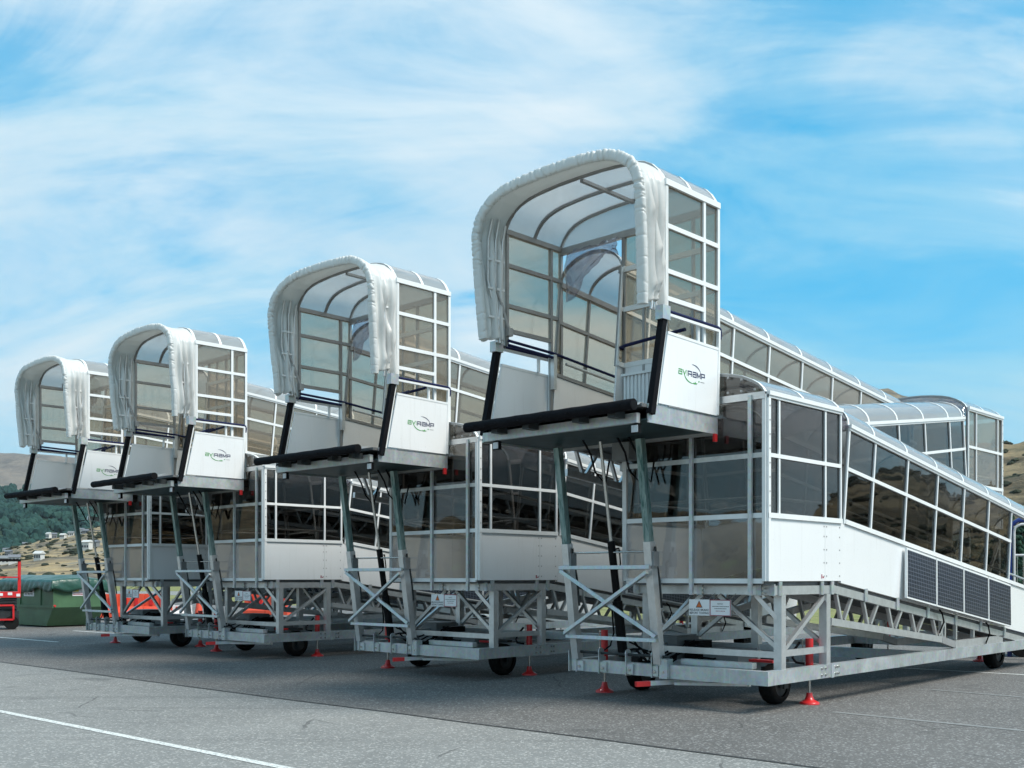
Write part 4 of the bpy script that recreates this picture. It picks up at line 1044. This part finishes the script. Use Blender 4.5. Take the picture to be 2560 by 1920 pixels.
# ------------------------------------------------------------------ things around
def skip_bin():
    t = empty('skip_bin', None, (-14.05, 32.2, 0), R(49))
    tag(t, 'green steel skip bin with sloped ends behind the farthest ramp', 'skip bin')
    # local: x across the end (to the right), y along the side (to the left and back); near top corner at 0,0
    W, LN = 1.65, 3.7
    prof = [(0, .62), (0, 1.40), (LN, 1.40), (LN, .62), (LN - .5, .04), (.47, .04)]
    k = len(prof); mb = MB(); a = [(0, y, z) for y, z in prof]; b = [(W, y, z) for y, z in prof]
    mb.poly(a + b, [tuple(range(k)), tuple(range(2 * k - 1, k - 1, -1))] + [(i, i + k, (i + 1) % k + k, (i + 1) % k) for i in range(k)])
    P('body', mb, 'skip_green', t)
    mb = MB(); mb.box(-.035, -.001, -.03, LN + .03, .60, .68); P('waist_rail', mb, 'skip_green', t)
    mb = MB(); mb.box(-.04, W + .04, -.04, LN + .04, 1.36, 1.43); P('rim', mb, 'skip_green', t)
    for y in (.78, 2.2, 3.3): mb = MB(); mb.box(-.03, -.0005, y, y + .07, .68, 1.36); P('stiffener', mb, 'skip_green', t)
    mb = MB(); mb.tube([(.03, -.001, .67), (.03, -.05, .67)], .035, 10); P('lifting_lug', mb, 'red_paint', t)
    mb = MB(); mb.box(-.012, -.002, 1.28, 1.98, .95, 1.42); s = P('sign_board', mb, 'sign_white', t)
    def fl(vf, m, y_right, z, nm): v, f = vf; mb = MB(); mb.poly([(-.0135, y_right - p, z + q) for p, q in v], f); P(nm, mb, m, s)
    fl(text_mesh('SKIP', .40, .10, .02), 'ink_dark', 1.83, 1.275, 'sign_lettering'); fl(text_mesh('BINS', .44, .105, .02), 'ink_dark', 1.85, 1.15, 'sign_lettering')
    fl(([(0, 0), (.50, 0), (.50, .04), (0, .04)], [(0, 1, 2, 3)]), 'ink_dark', 1.88, 1.085, 'sign_bar'); fl(text_mesh('027 442 902', .56, .07, .015), 'ink_dark', 1.91, .985, 'sign_lettering')
    mb = MB(); mb.box(.60, 1.10, -.012, -.002, .97, 1.24); s = P('sign_board', mb, 'sign_white', t)
    mb = MB(); mb.box(.615, .80, -.0145, -.0125, 1.10, 1.23); P('yellow_panel', mb, 'ink_yellow', s)
    for z, w in ((1.045, .44), (1.0, .36)): mb = MB(); mb.box(.62, .62 + w, -.0145, -.0125, z, z + .022); P('print_line', mb, 'ink_maroon', s)
    # tarpaulin: a thing of its own lying over the bin; it overhangs the side and the end
    nx, ny = 40, 72; G = []
    for j in range(ny):
        row = []; v = -.34 + (LN + .68) * j / (ny - 1)
        for i in range(nx):
            u = -.34 + (W + .68) * i / (nx - 1)
            ox = max(0, -u - .05) + max(0, u - W - .05); oy = max(0, -v - .05) + max(0, v - LN - .05)
            x = min(max(u, -.055), W + .055); y = min(max(v, -.055), LN + .055)
            drop = max(ox, oy) * (1.25 + .7 * mnoise.noise(Vector((u * 1.3, v * 1.3, 3))) )
            z = 1.455 + .16 * math.sin(math.pi * min(1, max(0, u / W))) ** .7 * min(1, max(0, v) * 1.2 + .4) - drop + .025 * mnoise.noise(Vector((u * 3, v * 3, 1)))
            wv = .05 * mnoise.noise(Vector((u * 4, v * 4, 8))) + .03 * math.sin(v * 9 + u * 5)
            if ox > 0: x -= (abs(wv) + .02) * min(1, ox * 6) * (1 if u < 0 else -1)
            if oy > 0: y -= (abs(wv) + .02) * min(1, oy * 6) * (1 if v < 0 else -1)
            row.append((x, y, z))
        G.append(row)
    mb = MB(); mb.grid(G); o = P('tarpaulin', mb, 'green_tarp'); solid(o, .008, 1)
    o.location = t.location; o.rotation_euler = t.rotation_euler
    tag(o, 'dark green tarpaulin draped over the skip bin', 'tarpaulin')
skip_bin()

def scissor_lift():
    t = empty('scissor_lift', None, (-15.32, 30.9, 0), R(28))
    tag(t, 'red scissor lift with folded guard rails at the left edge', 'scissor lift')
    mb = MB(); mb.box(-.9, .75, 0, .8, .12, .55); P('chassis', mb, 'dark_metal', t)
    for x in (-.65, .55):
        for y in (-.04, .74):
            mb = MB(); mb.tube([(x, y, .2), (x, y + .12, .2)], .2, 18); P('wheel', mb, 'tyre_rubber', t)
    mb = MB()
    for i in range(4):
        z = .58 + i * .085; mb.bar((-.85, .05, z), (.7, .05, z + .07), .05, .06); mb.bar((-.85, .05 + .06, z + .07), (.7, .05 + .06, z), .05, .06); mb.bar((-.85, .7, z), (.7, .7, z + .07), .05, .06)
    P('scissor_stack', mb, 'dark_metal', t)
    mb = MB(); mb.box(-.95, .8, -.02, .82, .95, 1.12); P('platform', mb, 'red_paint', t)
    for p in ((-.93, 0), (.78, 0), (.78, .8), (-.93, .8), (-.1, 0), (-.1, .8)):
        mb = MB(); mb.bar((p[0], p[1], 1.12), (p[0], p[1], 2.06), .045, .045); P('guard_post', mb, 'red_paint', t)
    for z in (1.55, 2.06):
        for a, b in (((-.93, 0, z), (.78, 0, z)), ((.78, 0, z), (.78, .8, z)), ((-.93, .8, z), (.78, .8, z))):
            mb = MB(); mb.bar(a, b, .04, .04); P('guard_rail', mb, 'red_paint', t)
    mb = MB(); mb.box(-.9, .8, -.03, .03, 2.02, 2.09); P('control_tray', mb, 'black_paint', t)
    mb = MB()
    for a, b in (((.1, -.06, .30), (.1, -.06, .72)), ((.6, -.06, .30), (.6, -.06, .72)), ((.1, -.06, .30), (.6, -.06, .30)), ((.1, -.06, .72), (.6, -.06, .72))): mb.bar(a, b, .05, .05)
    P('step_frame', mb, 'red_paint', t)
    for x, z, w in ((.1, 1.0, .22), (.45, 1.02, .12), (-.3, .32, .15), (.68, .98, .1)):
        mb = MB(); mb.box(x, x + w, -.03, -.0205, z, z + .08); P('decal', mb, 'sign_white', t)
scissor_lift()

def barrier(i, u, D, ang, lab, m='barrier_orange', flip=False):
    x = (u - 1280) / 2628.2 * D
    t = empty('traffic_barrier', None, (x, D, 0), R(ang)); tag(t, lab, 'traffic barrier', 'plastic traffic barriers beyond the ramps')
    prof = [(-.25, 0), (-.25, .18), (-.10, .42), (-.08, .9), (.08, .9), (.10, .42), (.25, .18), (.25, 0)]
    mb = MB(); k = len(prof)
    for seg in range(2):
        x0, x1 = -.95 + seg * .96, -.01 + seg * .96
        mb.poly([(x0, y, z) for y, z in prof] + [(x1, y, z) for y, z in prof], [tuple(range(k - 1, -1, -1)), tuple(range(k, 2 * k))] + [(j, (j + 1) % k, (j + 1) % k + k, j + k) for j in range(k)])
    P('body', mb, m, t)
    mb = MB()
    for xx in (-.7, -.3, .25, .65): mb.box(xx, xx + .12, -.13, -.095, .45, .78)
    P('moulded_recess', mb, 'red_paint' if m == 'barrier_orange' else 'barrier_orange', t)
    mb = MB(); mb.tube([(-.5, 0, .9), (-.5, 0, .94)], .05, 12); P('filler_cap', mb, 'barrier_white', t)
for i, (u, D, a, lab, m) in enumerate([
    (295, 41.0, 8, 'orange plastic traffic barrier left of its group, beside the skip bin', 'barrier_orange'),
    (360, 41.5, 4, 'orange plastic traffic barrier right of its group, left of the traffic cone', 'barrier_orange'),
    (230, 40.6, 8, 'orange plastic traffic barrier partly hidden behind the skip bin', 'barrier_orange'),
    (668, 43.5, -8, 'orange plastic traffic barrier seen below the second ramp from the left', 'barrier_orange'),
    (450, 43.0, 6, 'low white plastic traffic barrier left of the traffic cone', 'barrier_white')]):
    barrier(i, u, D, a, lab, m)
    if m == 'barrier_white': bpy.data.objects['traffic_barrier.004'].scale = (.5, .6, .45)
def cone(u, D, lab):
    x = (u - 1280) / 2628.2 * D
    t = empty('traffic_cone', None, (x, D, 0)); tag(t, lab, 'traffic cone', 'traffic cones on the apron edge')
    mb = MB(); mb.box(-.22, .22, -.22, .22, 0, .04); P('base', mb, 'rubber', t)
    mb = MB(); mb.tube([(0, 0, .04), (0, 0, .9)], [.17, .035], 18); P('body', mb, 'barrier_orange', t)
    mb = MB(); mb.tube([(0, 0, .50), (0, 0, .74)], [.108, .071], 18); P('reflective_sleeve', mb, 'barrier_white', t)
cone(497, 43.5, 'orange traffic cone with white sleeve between the two left ramps')
cone(1236, 47.0, 'orange traffic cone on the grass edge under the nearest ramp')

def houses():
    spots = [(18, 1376, 9, 0), (62, 1352, 5, 1), (122, 1345, 6, 0), (136, 1347, 5, 1), (158, 1345, 6, 0), (178, 1340, 6, 0), (203, 1336, 7, 0), (214, 1334, 6, 1),
             (218, 1372, 7, 0), (238, 1368, 6, 1), (98, 1400, 5, 0), (12, 1410, 7, 0), (36, 1408, 6, 0), (22, 1392, 6, 1), (262, 1322, 7, 0)]
    labs = ['pale house low on the slope at the left edge', 'small grey roofed house above the bare slope', 'white house at the foot of the forest, left of a pair', 'small dark roofed house right beside the white forest house',
            'white house midway along the terrace top', 'white house left of the first lift leg gap', 'larger white house beside the far ramp leg', 'dark roofed house right of the larger white one',
            'white house with dark windows between the far ramp legs', 'low grey roofed house right of the one between the legs', 'small white shed alone on the tawny slope', 'white house behind the scissor lift rail',
            'pale house right of the scissor lift post', 'grey roofed house below the left edge house', 'white house highest on the terrace by the far ramp']
    for k, ((u, v, w, dark), lab) in enumerate(zip(spots, labs)):
        p = on_hill('terrace_slope', u, v); w *= .5
        t = empty('house', None, p, R(random.uniform(-30, 30))); tag(t, lab, 'house', 'houses on the tawny slope')
        d, hh = w * .7, random.uniform(1.5, 2.6)
        mb = MB(); mb.box(-w / 2, w / 2, -d / 2, d / 2, -2.0, hh); P('wall', mb, 'house_white' if not dark else 'plastic_grey', t)
        mb = MB(); mb.poly([(-w / 2 - .3, -d / 2 - .3, hh + .02), (w / 2 + .3, -d / 2 - .3, hh + .02), (w / 2 + .3, d / 2 + .3, hh + .02), (-w / 2 - .3, d / 2 + .3, hh + .02), (-w / 2 - .3, 0, hh + .9), (w / 2 + .3, 0, hh + .9)],
                           [(0, 1, 5, 4), (2, 3, 4, 5), (1, 2, 5), (3, 0, 4), (3, 2, 1, 0)]); P('roof', mb, 'house_roof' if dark or k % 3 == 0 else 'plastic_grey' if k % 2 else 'house_white', t)
        for q in range(3):
            x = -w * .33 + q * w * .33; mb = MB(); mb.box(x - w * .1, x + w * .1, -d / 2 - .06, -d / 2 - .01, .4, 1.3); P('window', mb, 'house_glass', t)
houses()

def blue_frame():
    D = 20.5; x = (2524 - 1280) / 2628.2 * D
    t = empty('airstairs', None, (x, D, 0), -R(12)); tag(t, 'blue framed airstairs with white rail at the right edge', 'airstairs')
    mb = MB(); mb.tube([(0, 0, 0), (0, 0, 2.45), (.04, 0, 2.58), (.16, 0, 2.66), (1.6, 0, 2.70), (1.72, 0, 2.62), (1.76, 0, 2.5), (1.76, 0, 0)], .045, 10); P('frame', mb, 'blue_paint', t)
    mb = MB(); mb.tube([(.075, -.02, .9), (.075, -.02, 2.43), (.10, -.02, 2.53), (.2, -.02, 2.58), (1.66, -.02, 2.61)], .028, 8); P('inner_frame', mb, 'barrier_white', t)
    for z in (1.98, 1.05): mb = MB(); mb.tube([(.1, .05, z), (1.7, .05, z)], .022, 8); P('rail', mb, 'barrier_white', t)
    for k in range(14): mb = MB(); mb.tube([(.15 + .11 * k, .05, 1.05), (.15 + .11 * k, .05, 1.97)], .008, 6); P('baluster', mb, 'steel_rod', t)
    mb = MB(); mb.bar((-.1, -.06, 1.25), (1.5, -.06, .75), .05, .06); P('stringer', mb, 'blue_paint', t)
    mb = MB(); mb.box(-.05, 1.7, -.1, .7, .35, .62); P('base', mb, 'blue_paint', t)
    for q in (.2, 1.4): mb = MB(); mb.tube([(q, -.12, .2), (q, 0, .2)], .2, 16); P('wheel', mb, 'tyre_rubber', t)
blue_frame()

def conifer(u, D, hgt, lab):
    x = (u - 1280) / 2628.2 * D
    t = empty('conifer', None, (x, D, 0)); tag(t, lab, 'tree', 'dark conifers beyond the airstairs')
    mb = MB(); mb.tube([(0, 0, 0), (0, 0, hgt * .9)], [.22, .03], 8); P('trunk', mb, 'tree_bark', t)
    rng = random.Random(int(u)); it = []
    for i in range(150):
        k = rng.random() ** .8; r = (1 - k) * hgt * .26 * rng.uniform(.35, 1.1); a = rng.uniform(0, 6.28)
        it.append(((r * math.cos(a), r * math.sin(a), hgt * (.10 + .88 * k)), hgt * .045 * (1.3 - k), hgt * .05 * (1.2 - k)))
    blobs('crown', it, 'conifer_leaves', parent=t, kind=None)
for u, D, hgt, lab in ((2530, 96, 7.6, 'dark green conifer left of its row, seen through the blue airstairs frame'), (2556, 100, 8.0, 'dark green conifer in the middle, seen through the blue airstairs frame'),
                       (2590, 98, 7.0, 'dark green conifer at the right edge of the photo'), (2626, 104, 8.4, 'dark green conifer just past the right edge'), (2490, 108, 6.8, 'dark green conifer behind the glazing of the lower ramp')):
    conifer(u, D, hgt, lab)


# ------------------------------------------------------------------ air
def haze():
    t, out = mat('haze_air')
    t.put(out, 'Volume', t.n('ShaderNodeVolumePrincipled', {'Color': (.80, .88, .96), 'Density': 6.0e-5, 'Anisotropy': .2}))
    mb = MB(); mb.box(-8800, 8800, -8800, 8800, -2.0, 1150); o = P('haze', mb, 'haze_air'); o['kind'] = 'stuff'
haze()
